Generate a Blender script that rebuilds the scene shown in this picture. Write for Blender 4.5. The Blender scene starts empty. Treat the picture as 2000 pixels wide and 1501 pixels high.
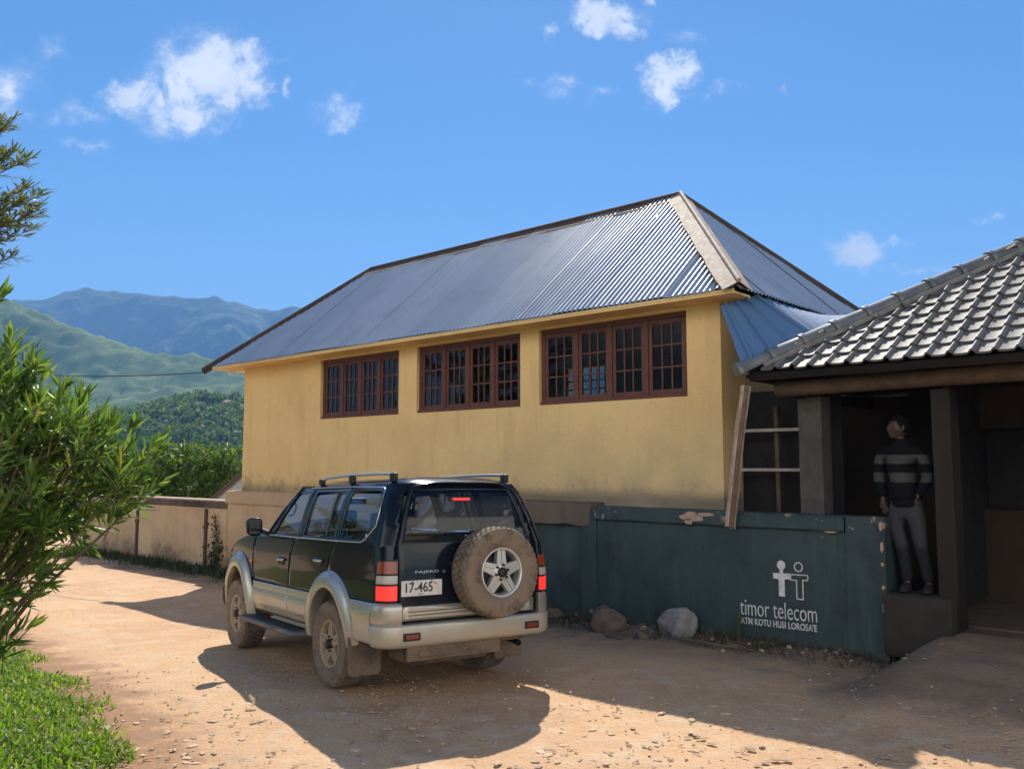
import bpy, bmesh, math, random
import numpy as np
from mathutils import Vector, Matrix, noise
from mathutils.geometry import tessellate_polygon
random.seed(7); rng = np.random.default_rng(7)
PI = math.pi; rad = math.radians
SC = bpy.context.scene
COL = SC.collection

# ------------------------------------------------------------------ camera
EYE = 1.95
PITCH = math.atan(161.5/1700)
cam = bpy.data.cameras.new('camera'); cam_o = bpy.data.objects.new('camera', cam); COL.objects.link(cam_o)
cam.sensor_width = 36; cam.lens = 36*1700/2000
cam.clip_start = .05; cam.clip_end = 20000
cam_o.location = (0, 0, EYE); cam_o.rotation_euler = (PI/2+PITCH, 0, 0)
SC.camera = cam_o

# ------------------------------------------------------------------ light
SUN_EL, SUN_AZ = rad(46), rad(0.5)          # azimuth measured from +Y towards +X
W = bpy.data.worlds.new('World'); SC.world = W; W.use_nodes = True
sun = bpy.data.lights.new('sun', 'SUN'); sun.energy = 4.4; sun.angle = rad(.5); sun.color = (1, .93, .82)
sun_o = bpy.data.objects.new('sun', sun); COL.objects.link(sun_o)
sd = Vector((math.sin(SUN_AZ)*math.cos(SUN_EL), math.cos(SUN_AZ)*math.cos(SUN_EL), math.sin(SUN_EL)))
sun_o.rotation_euler = sd.to_track_quat('Z', 'Y').to_euler(); sun_o.location = (0, 20, 30)
SC.view_settings.view_transform = 'Standard'; SC.view_settings.look = 'None'
SC.view_settings.exposure = 1.0; SC.view_settings.gamma = 1
SC.render.engine = 'CYCLES'; SC.cycles.use_denoising = True
SC.cycles.max_bounces = 8; SC.cycles.diffuse_bounces = 4; SC.cycles.transparent_max_bounces = 12
SC.cycles.volume_bounces = 0; SC.cycles.sample_clamp_indirect = 6
SKY_STRENGTH = .12

# ------------------------------------------------------------------ node helper
def N(nt, typ, ins=None, **props):
    n = nt.nodes.new(typ)
    for k, v in props.items(): setattr(n, k, v)
    for k, v in (ins or {}).items():
        s = n.inputs[k]
        if isinstance(v, bpy.types.NodeSocket): nt.links.new(v, s)
        else:
            if isinstance(v, (tuple, list)) and len(v) == 3 and s.type == 'RGBA': v = (*v, 1)
            s.default_value = v
    return n
def M(nt, op, a, b=0.0, c=0.0, clamp=False):
    return N(nt, 'ShaderNodeMath', {0: a, 1: b, 2: c}, operation=op, use_clamp=clamp).outputs[0]
def mixc(nt, f, a, b):
    n = N(nt, 'ShaderNodeMix', data_type='RGBA')
    for k, v in ((0, f), (6, a), (7, b)):
        s = n.inputs[k]
        if isinstance(v, bpy.types.NodeSocket): nt.links.new(v, s)
        else: s.default_value = (*v, 1) if isinstance(v, (tuple, list)) and len(v) == 3 else v
    return n.outputs[2]
def sstep(nt, x, lo, hi):
    return N(nt, 'ShaderNodeMapRange', {0: x, 1: lo, 2: hi, 3: 0.0, 4: 1.0}, interpolation_type='SMOOTHSTEP').outputs[0]
def noise_n(nt, vec, scale, detail=4, rough=.55, dist=0.0):
    return N(nt, 'ShaderNodeTexNoise', {'Vector': vec, 'Scale': scale, 'Detail': detail, 'Roughness': rough, 'Distortion': dist}).outputs['Fac']
def setp(b, **kw):
    for k, v in kw.items():
        k = k.replace('_', ' ')
        if isinstance(v, (tuple, list)) and len(v) == 3: v = (*v, 1)
        b.inputs[k].default_value = v

def new_mat(name):
    m = bpy.data.materials.new(name); m.use_nodes = True
    nt = m.node_tree; b = nt.nodes['Principled BSDF']
    return m, nt, b
def pbr(name, col, rough=.6, metal=0.0, var=None, vscale=6, bump=0, bscale=40, spec=.5, coat=0.0, island=0.0, bdist=.01, detail=5, streak=None):
    """general surface: base colour broken up by noise towards var, fine bump"""
    m, nt, b = new_mat(name)
    tc = N(nt, 'ShaderNodeNewGeometry'); pos = tc.outputs['Position']
    c = col
    if var:
        f = sstep(nt, noise_n(nt, pos, vscale, detail, .6), .35, .68)
        c = mixc(nt, f, col, var)
        f2 = noise_n(nt, pos, vscale*7.3, 3)
        c = mixc(nt, M(nt, 'MULTIPLY', f2, .35), c, tuple(x*.55 for x in col))
    if island:
        r = M(nt, 'MULTIPLY_ADD', tc.outputs['Random Per Island'], island, 1-island/2)
        hs = N(nt, 'ShaderNodeHueSaturation', {'Value': r})
        if isinstance(c, bpy.types.NodeSocket): nt.links.new(c, hs.inputs['Color'])
        else: hs.inputs['Color'].default_value = (*c, 1)
        c = hs.outputs[0]
    if isinstance(c, bpy.types.NodeSocket): nt.links.new(c, b.inputs['Base Color'])
    else: b.inputs['Base Color'].default_value = (*c, 1)
    setp(b, Roughness=rough, Metallic=metal, Specular_IOR_Level=spec, Coat_Weight=coat)
    if var:
        nt.links.new(M(nt, 'MULTIPLY_ADD', noise_n(nt, pos, vscale*3, 3), .3, rough-.15), b.inputs['Roughness'])
    if bump:
        h = noise_n(nt, pos, bscale, 6, .65)
        bp = N(nt, 'ShaderNodeBump', {'Strength': bump, 'Distance': bdist, 'Height': h})
        nt.links.new(bp.outputs[0], b.inputs['Normal'])
    return m

# ------------------------------------------------------------------ mesh builder
class MB:
    def __init__(s): s.v = []; s.f = []; s.m = []; s.smooth = []
    def add(s, vs, fs, mi=0, smooth=False):
        o = len(s.v); s.v.extend([tuple(map(float, p)) for p in vs])
        for f in fs: s.f.append(tuple(i+o for i in f)); s.m.append(mi); s.smooth.append(smooth)
        return s
    def box(s, x0, x1, y0, y1, z0, z1, bev=0.0, mi=0, rot=None, at=None):
        if x1 < x0: x0, x1 = x1, x0
        if y1 < y0: y0, y1 = y1, y0
        if z1 < z0: z0, z1 = z1, z0
        bev = min(bev, .49*min(x1-x0, y1-y0, z1-z0))
        bm = bmesh.new(); bmesh.ops.create_cube(bm, size=1)
        for v in bm.verts:
            v.co = Vector(((x0+x1)/2+v.co.x*(x1-x0), (y0+y1)/2+v.co.y*(y1-y0), (z0+z1)/2+v.co.z*(z1-z0)))
        if bev: bmesh.ops.bevel(bm, geom=bm.edges[:], offset=bev, segments=2, affect='EDGES', profile=.6)
        return s.addbm(bm, mi, rot=rot, at=at)
    def addbm(s, bm, mi=0, smooth=False, rot=None, at=None):
        bm.verts.index_update()
        vs = [v.co.copy() for v in bm.verts]
        if rot is not None: vs = [rot @ v for v in vs]
        if at is not None: vs = [v+Vector(at) for v in vs]
        s.add(vs, [[v.index for v in f.verts] for f in bm.faces], mi, smooth); bm.free(); return s
    def tube(s, pts, radii, n=8, mi=0, cap=True, smooth=True, squash=1.0):
        pts = [Vector(p) for p in pts]
        if not isinstance(radii, (list, tuple)): radii = [radii]*len(pts)
        rings = []; up = None
        for i, p in enumerate(pts):
            d = (pts[min(i+1, len(pts)-1)]-pts[max(i-1, 0)])
            if d.length < 1e-9: d = Vector((0, 0, 1))
            d.normalize()
            if up is None: up = d.orthogonal().normalized()
            else:
                up = up-d*up.dot(d)
                up = up.normalized() if up.length > 1e-6 else d.orthogonal().normalized()
            w = d.cross(up)
            rings.append([p+(up*math.cos(2*PI*k/n)+w*math.sin(2*PI*k/n)*squash)*radii[i] for k in range(n)])
        vs = [q for r in rings for q in r]; fs = []
        for i in range(len(pts)-1):
            for k in range(n):
                a = i*n+k; b = i*n+(k+1) % n
                fs.append((a, b, b+n, a+n))
        s.add(vs, fs, mi, smooth)
        if cap:
            s.add(rings[0], [list(range(n))[::-1]], mi); s.add(rings[-1], [list(range(n))], mi)
        return s
    def beam(s, a, b, w, h, mi=0, up=(0, 0, 1), bev=.004):
        """straight bar of width w and height h from a to b"""
        a = Vector(a); b = Vector(b); d = (b-a); L = d.length; d.normalize()
        u = Vector(up); u = (u-d*u.dot(d)).normalized(); x = d.cross(u)
        R = Matrix((x, d, u)).transposed()
        return s.box(-w/2, w/2, 0, L, -h/2, h/2, bev, mi, rot=R, at=a)
    def lathe(s, prof, n=32, axis='x', at=(0, 0, 0), mi=0, smooth=True, close=False, a0=0, a1=2*PI):
        full = abs(a1-a0-2*PI) < 1e-6
        cnt = n if full else n+1
        vs = []; at = Vector(at)
        for k in range(cnt):
            a = a0+(a1-a0)*k/n; c, sn = math.cos(a), math.sin(a)
            for r, h in prof:
                p = {'x': (h, r*c, r*sn), 'y': (r*c, h, r*sn), 'z': (r*c, r*sn, h)}[axis]
                vs.append(at+Vector(p))
        m = len(prof); fs = []
        for k in range(n):
            k2 = (k+1) % cnt
            for i in range(m-1): fs.append((k*m+i, k*m+i+1, k2*m+i+1, k2*m+i))
        return s.add(vs, fs, mi, smooth)
    def grid(s, fn, us, vs_, mi=0, smooth=True, flip=False):
        P = [fn(u, v) for v in vs_ for u in us]; n = len(us); fs = []
        for j in range(len(vs_)-1):
            for i in range(n-1):
                q = (j*n+i, j*n+i+1, (j+1)*n+i+1, (j+1)*n+i)
                fs.append(q[::-1] if flip else q)
        return s.add(P, fs, mi, smooth)
    def prism(s, poly, fn, d0, d1, mi=0):
        """polygon of 2D points; fn(a,b,d)->3D at depth d0 (front) and d1 (back)"""
        n = len(poly)
        vs = [fn(a, b, d0) for a, b in poly]+[fn(a, b, d1) for a, b in poly]
        tri = tessellate_polygon([[Vector((a, b, 0)) for a, b in poly]])
        fs = [tuple(t) for t in tri]+[tuple(i+n for i in t[::-1]) for t in tri]
        fs += [(i, (i+1) % n, (i+1) % n+n, i+n) for i in range(n)]
        return s.add(vs, fs, mi)
    def xf(s, mat):
        s.v = [tuple(mat @ Vector(p)) for p in s.v]; return s
    def mesh(s, name, mats, off=(0, 0, 0), fixn=True, merge=0.0):
        me = bpy.data.meshes.new(name)
        V = np.array(s.v, dtype=np.float64).reshape(-1, 3)-np.array(off)
        me.from_pydata(V.tolist(), [], s.f)
        for m in mats: me.materials.append(m)
        me.polygons.foreach_set('material_index', s.m); me.polygons.foreach_set('use_smooth', s.smooth)
        me.update()
        if fixn or merge:
            bm = bmesh.new(); bm.from_mesh(me)
            if merge: bmesh.ops.remove_doubles(bm, verts=bm.verts, dist=merge)
            if fixn: bmesh.ops.recalc_face_normals(bm, faces=bm.faces)
            bm.to_mesh(me); bm.free()
        return me

BASE = {}
def tag(o, label=None, cat=None, group=None, kind=None):
    if label: o['label'] = label
    if cat: o['category'] = cat
    if group: o['group'] = group
    if kind: o['kind'] = kind
    return o
def thing(name, label, cat, frame=None, base=(0, 0, 0), group=None):
    o = bpy.data.objects.new(name, None); COL.objects.link(o); o.empty_display_size = .1
    F = frame or Matrix()
    o.matrix_world = F @ Matrix.Translation(base)
    BASE[o.name] = Vector(base)
    return tag(o, label, cat, group)
def part(name, mb, mats, parent, label=None, fixn=True, merge=0.0):
    if not isinstance(mats, (list, tuple)): mats = [mats]
    off = BASE[parent.name]
    o = bpy.data.objects.new(name, mb.mesh(name, mats, off, fixn, merge) if isinstance(mb, MB) else mb)
    COL.objects.link(o); o.parent = parent; BASE[o.name] = off
    if label: o['label'] = label
    return o
def single(name, mb, mats, label=None, cat=None, frame=None, base=(0, 0, 0), group=None, kind=None, fixn=True):
    if not isinstance(mats, (list, tuple)): mats = [mats]
    o = bpy.data.objects.new(name, mb.mesh(name, mats, base, fixn) if isinstance(mb, MB) else mb)
    COL.objects.link(o); o.matrix_world = (frame or Matrix()) @ Matrix.Translation(base); BASE[o.name] = Vector(base)
    return tag(o, label, cat, group, kind)
def text_mb(txt, width, height=None, depth=.002, bold=0.0, spacing=1.0):
    """outline of a line of text in the x/y plane, its lower left at the origin, stretched to width (and height)"""
    cu = bpy.data.curves.new('t', 'FONT'); cu.body = txt; cu.extrude = depth/2; cu.offset = bold; cu.space_character = spacing
    ob = bpy.data.objects.new('t', cu); COL.objects.link(ob)
    bpy.context.view_layer.update()
    me = bpy.data.meshes.new_from_object(ob.evaluated_get(bpy.context.evaluated_depsgraph_get()))
    V = np.array([v.co for v in me.vertices]); lo = V.min(0); hi = V.max(0)
    sx = width/(hi[0]-lo[0]); sy = sx if height is None else height/(hi[1]-lo[1])
    mb = MB(); mb.add([((p[0]-lo[0])*sx, (p[1]-lo[1])*sy, p[2]) for p in V], [tuple(p.vertices) for p in me.polygons])
    bpy.data.objects.remove(ob); bpy.data.curves.remove(cu); bpy.data.meshes.remove(me)
    return mb
def smooth01(x):
    x = max(0., min(1., x)); return x*x*(3-2*x)
def lerp(a, b, t): return a+(b-a)*t
def interp(x, xs, ys): return float(np.interp(x, xs, ys))

# ------------------------------------------------------------------ frames of the place
G0 = Vector((3.765, 8.873, 0))                       # right end of the green wall, on the ground
BF = Matrix.Translation(G0) @ Matrix.Rotation(math.atan2(-.674, .738), 4, 'Z')   # x to the right along the wall, y away from the road
BFI = BF.inverted()
CAR_P = (-0.933, 8.498, -0.029); CAR_E = (rad(-1.914), rad(.959), rad(34.735))
CF = Matrix.Translation(CAR_P) @ Matrix.Rotation(CAR_E[2], 4, 'Z') @ Matrix.Rotation(CAR_E[0], 4, 'X') @ Matrix.Rotation(CAR_E[1], 4, 'Y')
CFI = CF.inverted()
GRASS_EDGE = [(-9.5, 15.2), (-8.2, 13.2), (-6.465, 11.225), (-5.368, 9.937), (-4.443, 8.806), (-3.585, 7.652), (-2.912, 6.643), (-2.478, 5.864), (-2.0, 4.6), (-1.6, 3.0), (-1.2, 0.0), (-1., -6)]
_ey = [p[1] for p in GRASS_EDGE][::-1]; _ex = [p[0] for p in GRASS_EDGE][::-1]
def grass_dist(x, y):
    """metres to the left of the edge of the grass (negative on the road)"""
    if y > 15.2: return -1
    return (interp(y, _ey, _ex)-x)*.75
def ground_z(x, y):
    q = -(x+.933)*.569+(y-8.498)*.822
    z = -.165*smooth01((q+1)/6)
    p = BFI @ Vector((x, y, 0))
    if p.y < 6:
        z += .36*smooth01((p.x+.08)/.70)*smooth01((p.y+2.6)/2.5)
        z += .05*smooth01((p.y+.5)/.5)*smooth01((p.x+6.5)/1)*(1-smooth01((p.x+.2)/.2))
    c = CFI @ Vector((x, y, 0))
    wt = 1-smooth01((max(abs(c.x)-.95, abs(c.y-1.33)-1.7, 0))/1.2)
    if wt > 0:
        pl = (CF @ Vector((c.x, c.y, 0))).z
        z = lerp(z, pl, wt)
    g = grass_dist(x, y)
    z += .10*smooth01((g+.15)/.9)
    r = math.hypot(x, y)
    z -= 34*smooth01((r-30)/200)
    return z
# ------------------------------------------------------------------ sky
def build_sky():
    nt = W.node_tree; nt.nodes.clear()
    out = N(nt, 'ShaderNodeOutputWorld')
    sky = N(nt, 'ShaderNodeTexSky', sky_type='NISHITA', sun_disc=False, sun_elevation=SUN_EL, sun_rotation=SUN_AZ,
            altitude=900, air_density=1.0, dust_density=.15, ozone_density=2.2)
    tc = N(nt, 'ShaderNodeTexCoord'); d = tc.outputs['Generated']
    xyz = N(nt, 'ShaderNodeSeparateXYZ', {0: d})
    y = M(nt, 'MAXIMUM', xyz.outputs[1], .02)
    u = M(nt, 'DIVIDE', xyz.outputs[0], y); v = M(nt, 'DIVIDE', xyz.outputs[2], y)
    uv = N(nt, 'ShaderNodeCombineXYZ', {0: u, 1: v, 2: 0.0}).outputs[0]
    wn = N(nt, 'ShaderNodeTexNoise', {'Vector': uv, 'Scale': 26.0, 'Detail': 8.0, 'Roughness': .68})
    wv = N(nt, 'ShaderNodeVectorMath', {0: wn.outputs['Color'], 1: (.5, .5, .5)}, operation='SUBTRACT').outputs[0]
    wv = N(nt, 'ShaderNodeVectorMath', {0: wv, 'Scale': .078}, operation='SCALE').outputs[0]
    uw = N(nt, 'ShaderNodeVectorMath', {0: uv, 1: wv}, operation='ADD').outputs[0]
    # clouds by direction: (u, v, half width, half height, tilt, thickness)
    CL = [(-.365, .468, .082, .062, .0, 1.0), (-.415, .44, .066, .038, .2, 1.0), (-.335, .49, .05, .034, -.3, 1.0), (-.312, .452, .026, .05, -.5, .9),
          (-.458, .437, .04, .022, .3, .9), (-.385, .415, .062, .03, .1, .95), (-.345, .425, .04, .028, .2, .9), (-.47, .432, .026, .02, .0, .5),
          (-.60, .445, .05, .042, -.7, .62), (-.555, .495, .022, .026, -.6, .36), (-.565, .475, .016, .014, 0, .34), (-.508, .423, .036, .015, -.2, .36), (-.53, .42, .03, .02, -.3, .3),
          (-.207, .427, .034, .024, .1, .56), (-.20, .412, .034, .016, .2, .46), (-.495, .372, .034, .012, -.4, .34), (-.525, .38, .02, .01, -.3, .24),
          (.115, .537, .056, .026, -.05, .85), (.132, .527, .034, .022, -.5, .85), (.088, .532, .026, .016, .2, .75), (.045, .52, .012, .018, .2, .3), (.17, .562, .012, .012, .0, .5),
          (.21, .512, .036, .012, -.1, .42), (.187, .467, .044, .030, .3, 1.0), (.168, .452, .026, .022, .2, .95), (.205, .472, .026, .026, -.4, .95), (.182, .44, .014, .016, .2, .6),
          (.065, .452, .03, .02, -.3, .4), (.105, .437, .022, .012, .1, .34), (.25, .452, .024, .012, .2, .32), (.02, .46, .02, .012, .1, .24),
          (.405, .249, .038, .026, .1, .95), (.395, .245, .028, .024, .0, .95), (.445, .262, .028, .009, .1, .6), (.465, .228, .028, .009, .1, .36), (.50, .225, .016, .012, .0, .5), (.435, .225, .012, .008, .0, .25),
          (.565, .288, .022, .007, .25, .36), (.322, .449, .013, .008, .2, .32), (-.27, .452, .009, .012, .0, .4), (-.272, .483, .026, .006, .1, .2),
          (-.95, .5, .16, .08, .2, .8), (-1.3, .3, .2, .06, .1, .6), (.95, .55, .16, .06, .1, .8), (1.3, .3, .2, .06, .1, .7), (.3, .95, .12, .06, .1, .8), (-.4, .9, .1, .05, .2, .7)]
    acc = None
    for cu, cv, rx, ry, an, am in CL:
        rx *= 1.10; ry *= 1.10
        p = N(nt, 'ShaderNodeVectorMath', {0: uw, 1: (cu, cv, 0)}, operation='SUBTRACT').outputs[0]
        if an: p = N(nt, 'ShaderNodeVectorRotate', {'Vector': p, 'Angle': -an*.6}, rotation_type='Z_AXIS').outputs[0]
        p = N(nt, 'ShaderNodeVectorMath', {0: p, 1: (1/rx, 1/ry, 0)}, operation='MULTIPLY').outputs[0]
        l = N(nt, 'ShaderNodeVectorMath', {0: p}, operation='LENGTH').outputs['Value']
        val = M(nt, 'MULTIPLY', M(nt, 'SUBTRACT', 1.0, l, clamp=True), am)
        acc = val if acc is None else M(nt, 'MAXIMUM', acc, val)
    n1 = noise_n(nt, uv, 22, 10, .64, .4); n2 = noise_n(nt, uv, 14, 3, .5)
    den = M(nt, 'MULTIPLY', acc, M(nt, 'MULTIPLY_ADD', n1, 4.4, -1.2, clamp=False))
    den = sstep(nt, den, .02, .80)
    den = M(nt, 'MULTIPLY', den, M(nt, 'GREATER_THAN', xyz.outputs[1], .03))
    den = M(nt, 'MULTIPLY', den, .96)
    shade = sstep(nt, M(nt, 'MULTIPLY_ADD', n2, .7, M(nt, 'MULTIPLY', n1, .4)), .35, .75)
    cc = mixc(nt, shade, (3.5, 3.75, 4.1), (4.7, 4.75, 4.8))
    # the air seen in this sky is a little deeper blue high up
    hs = N(nt, 'ShaderNodeHueSaturation', {'Saturation': 1.30, 'Value': .54, 'Color': sky.outputs[0]})
    # paler air towards the horizon
    low = M(nt, 'MULTIPLY', sstep(nt, M(nt, 'MULTIPLY', xyz.outputs[2], -1.0), -.34, .0), .30)
    hz = mixc(nt, low, hs.outputs[0], (2.3, 3.7, 5.0))
    c = mixc(nt, den, hz, cc)
    # unseen bright clouds added behind the viewer as fill light for shaded walls
    nb = noise_n(nt, d, 2.6, 6, .6)
    bank = M(nt, 'MULTIPLY', sstep(nt, nb, .33, .50), sstep(nt, M(nt, 'MULTIPLY', xyz.outputs[1], -1.0), .05, .3))
    bank = M(nt, 'MULTIPLY', bank, M(nt, 'MULTIPLY', sstep(nt, xyz.outputs[2], .10, .18), sstep(nt, M(nt, 'MULTIPLY', xyz.outputs[2], -1.0), -.64, -.44)))
    c = mixc(nt, bank, c, (9.4, 8.9, 8.3))
    bg = N(nt, 'ShaderNodeBackground', {'Color': c, 'Strength': SKY_STRENGTH})
    nt.links.new(bg.outputs[0], out.inputs['Surface'])
build_sky()

# ------------------------------------------------------------------ ground
def graded(lo, hi, step, far, grow=1.22):
    a = list(np.arange(lo, hi+1e-6, step)); s = step
    l, h = lo, hi
    L, H = [], []
    while h < far: s *= grow; h += s; H.append(h)
    s = step
    while l > -far: s *= grow; l -= s; L.append(l)
    return L[::-1]+a+H
def ground_material():
    m, nt, b = new_mat('dirt ground')
    g = N(nt, 'ShaderNodeNewGeometry'); pos = g.outputs['Position']
    ga = N(nt, 'ShaderNodeAttribute', attribute_name='grassy').outputs['Fac']
    da = N(nt, 'ShaderNodeAttribute', attribute_name='damp_shade').outputs['Fac']
    big = noise_n(nt, pos, .55, 4, .6); mid = noise_n(nt, pos, 3.2, 6, .65); fine = noise_n(nt, pos, 28, 5, .7); grit = noise_n(nt, pos, 130, 3, .7)
    c = mixc(nt, sstep(nt, big, .35, .68), (.60, .385, .22), (.52, .315, .175))
    c = mixc(nt, sstep(nt, mid, .46, .66), c, (.60, .43, .285))
    c = mixc(nt, M(nt, 'MULTIPLY', sstep(nt, fine, .54, .7), .45), c, (.33, .20, .115))
    c = mixc(nt, M(nt, 'MULTIPLY', sstep(nt, grit, .53, .68), .7), c, (.70, .56, .41))
    vor = N(nt, 'ShaderNodeTexVoronoi', {'Vector': pos, 'Scale': 9.0, 'Randomness': 1.0}, feature='DISTANCE_TO_EDGE').outputs['Distance']
    spots = N(nt, 'ShaderNodeTexVoronoi', {'Vector': pos, 'Scale': 22.0, 'Randomness': 1.0}).outputs['Distance']
    c = mixc(nt, M(nt, 'MULTIPLY', M(nt, 'LESS_THAN', spots, .13), .6), c, (.16, .10, .07))
    edge = sstep(nt, M(nt, 'ADD', ga, M(nt, 'MULTIPLY', M(nt, 'SUBTRACT', mid, .5), 1.1)), .28, .66)
    c = mixc(nt, M(nt, 'MULTIPLY', edge, .8), c, (.27, .145, .08))
    c = mixc(nt, sstep(nt, M(nt, 'ADD', ga, M(nt, 'MULTIPLY', M(nt, 'SUBTRACT', fine, .5), .7)), .66, .95), c, (.085, .11, .028))
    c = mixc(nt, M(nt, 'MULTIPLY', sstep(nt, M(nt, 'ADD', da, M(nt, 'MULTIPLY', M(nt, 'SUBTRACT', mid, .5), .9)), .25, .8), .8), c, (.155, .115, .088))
    far = N(nt, 'ShaderNodeVectorMath', {0: pos}, operation='LENGTH').outputs['Value']
    green = mixc(nt, sstep(nt, noise_n(nt, pos, .03, 5), .4, .65), (.055, .085, .025), (.11, .13, .045))
    c = mixc(nt, sstep(nt, far, 34, 48), c, green)
    nt.links.new(c, b.inputs['Base Color']); setp(b, Roughness=.93, Specular_IOR_Level=.25)
    h = M(nt, 'ADD', M(nt, 'MULTIPLY', mid, 1.0), M(nt, 'MULTIPLY', fine, .45))
    h = M(nt, 'ADD', h, M(nt, 'MULTIPLY', grit, .10))
    bp = N(nt, 'ShaderNodeBump', {'Strength': .75, 'Distance': .06, 'Height': h}); nt.links.new(bp.outputs[0], b.inputs['Normal'])
    return m
def build_ground():
    xs = graded(-7.5, 6.2, .07, 5000, 1.28); ys = graded(4.6, 13.6, .07, 5000, 1.28)
    V = []; ga = []; da = []
    for y in ys:
        for x in xs:
            z = ground_z(x, y); gd = grass_dist(x, y) if abs(x) < 60 and abs(y) < 40 else 0
            if abs(x) < 12 and 3 < y < 20:
                amp = .012+.02*smooth01(gd+.4)
                z += amp*(noise.fractal(Vector((x*1.6, y*1.6, 0)), 1., 2., 4)) + .004*noise.noise(Vector((x*9, y*9, 3)))
                # shallow wheel ruts following the road
                q = (x+.9)*.822+(y-8.5)*.569
                z -= .018*math.exp(-((q+.9)/.22)**2)+.018*math.exp(-((q-.75)/.22)**2)
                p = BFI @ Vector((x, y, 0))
                dmp_shade = max(smooth01((p.y+1.1)/1.0), .55*smooth01((p.y+2.6)/2.0)) if p.y < .5 else .6  # dark dirt by the walls; beyond it, building shade painted into the ground
                dmp_shade = max(dmp_shade, .95*smooth01((p.x+1.1)/1.7)*smooth01((p.y+2.7)/1.6)); z += .03*smooth01((p.x+.1)/.3)*smooth01((p.y+1.8)/.5)*noise.fractal(Vector((x*3.1, y*3.1, 8)), 1., 2., 3)
                da.append(dmp_shade)
            else: da.append(0.)
            V.append((x, y, z)); ga.append(max(0., min(1., (gd+1.1)/1.6)) if gd > -1.2 else 0.)
    n = len(xs); fs = [(j*n+i, j*n+i+1, (j+1)*n+i+1, (j+1)*n+i) for j in range(len(ys)-1) for i in range(n-1)]
    me = bpy.data.meshes.new('ground'); me.from_pydata(V, [], fs)
    a = me.attributes.new('grassy', 'FLOAT', 'POINT'); a.data.foreach_set('value', ga)
    a = me.attributes.new('damp_shade', 'FLOAT', 'POINT'); a.data.foreach_set('value', da)
    me.polygons.foreach_set('use_smooth', [True]*len(fs)); me.materials.append(ground_material())
    single('ground', me, [], kind='structure')
build_ground()

# ------------------------------------------------------------------ hills
def hill_material(name, cols, scale, bump, tree):
    m, nt, b = new_mat(name)
    g = N(nt, 'ShaderNodeNewGeometry'); pos = g.outputs['Position']
    n1 = noise_n(nt, pos, scale, 6, .62); n2 = noise_n(nt, pos, scale*5, 5, .65)
    vo = N(nt, 'ShaderNodeTexVoronoi', {'Vector': pos, 'Scale': tree, 'Randomness': 1.0})
    c = mixc(nt, sstep(nt, n1, .36, .62), cols[0], cols[1])
    c = mixc(nt, sstep(nt, n2, .5, .68), c, cols[2])
    r = N(nt, 'ShaderNodeSeparateColor', {0: vo.outputs['Color']}).outputs[0]
    c = mixc(nt, M(nt, 'MULTIPLY', M(nt, 'GREATER_THAN', r, .45), .75), c, tuple(x*.38 for x in cols[0]))
    nt.links.new(c, b.inputs['Base Color']); setp(b, Roughness=.95, Specular_IOR_Level=.1)
    h = M(nt, 'ADD', M(nt, 'MULTIPLY', vo.outputs['Distance'], -1.2), M(nt, 'MULTIPLY', n2, 1.0))
    bp = N(nt, 'ShaderNodeBump', {'Strength': .9, 'Distance': bump, 'Height': h}); nt.links.new(bp.outputs[0], b.inputs['Normal'])
    return m
def ridged(x, y, s, oc=5, seed=0.):
    t = 0; a = 1; f = 1/s
    for k in range(oc):
        n = 1-abs(noise.noise(Vector((x*f+seed, y*f-seed, seed)))*2); t += a*n*n; a *= .5; f *= 2.03
    return t/1.94
def build_hill(name, x0, x1, y0, y1, nx, ny, hf, mat):
    V = []; 
    for j in range(ny):
        for i in range(nx):
            x = lerp(x0, x1, i/(nx-1)); y = lerp(y0, y1, j/(ny-1)); V.append((x, y, hf(x, y)))
    fs = [(j*nx+i, j*nx+i+1, (j+1)*nx+i+1, (j+1)*nx+i) for j in range(ny-1) for i in range(nx-1)]
    me = bpy.data.meshes.new(name); me.from_pydata(V, [], fs); me.polygons.foreach_set('use_smooth', [True]*len(fs)); me.materials.append(mat)
    return single(name, me, [], kind='structure')
FAR = [(-1.5, .10), (-1.1, .16), (-.80, .19), (-.66, .165), (-.597, .186), (-.566, .194), (-.519, .206), (-.49, .2095), (-.451, .202), (-.4, .201), (-.364, .192), (-.328, .194), (-.298, .187), (-.256, .1835), (-.179, .173), (.1, .15), (.5, .12), (1.0, .10)]
def h_far(x, y):
    crest = 2600.; d = (y-crest)
    top = interp(x/crest, [p[0] for p in FAR], [p[1] for p in FAR])*crest
    w = max(0., 1-abs(d)/(1250. if d < 0 else 1500.))
    spur = ridged(x, y*.55, 620, 6, 3.1)
    s = smooth01(min(1., abs(d)/380))
    h = top*(w**.85)*(1-s*.60*(1-spur))+s*(45*(spur-.5)+42*(ridged(x, y*.7, 210, 4, 1.7)-.5))
    return EYE+h-45*(1-w)+8*noise.noise(Vector((x/30, y/30, 0)))+17*noise.fractal(Vector((x/110, y/110, 3)), 1., 2., 3)
build_hill('mountain_range', -2700, 900, 1250, 3600, 330, 200, h_far,
           hill_material('far forest', ((.030, .070, .022), (.085, .13, .040), (.19, .21, .085)), .0055, .055, 14))
MIDH = [(-1.6, .34), (-.9, .28), (-.658, .221), (-.597, .199), (-.56, .184), (-.523, .166), (-.475, .152), (-.414, .133), (-.354, .124), (-.312, .117), (-.2, .10), (0, .07), (.5, .03)]
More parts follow.
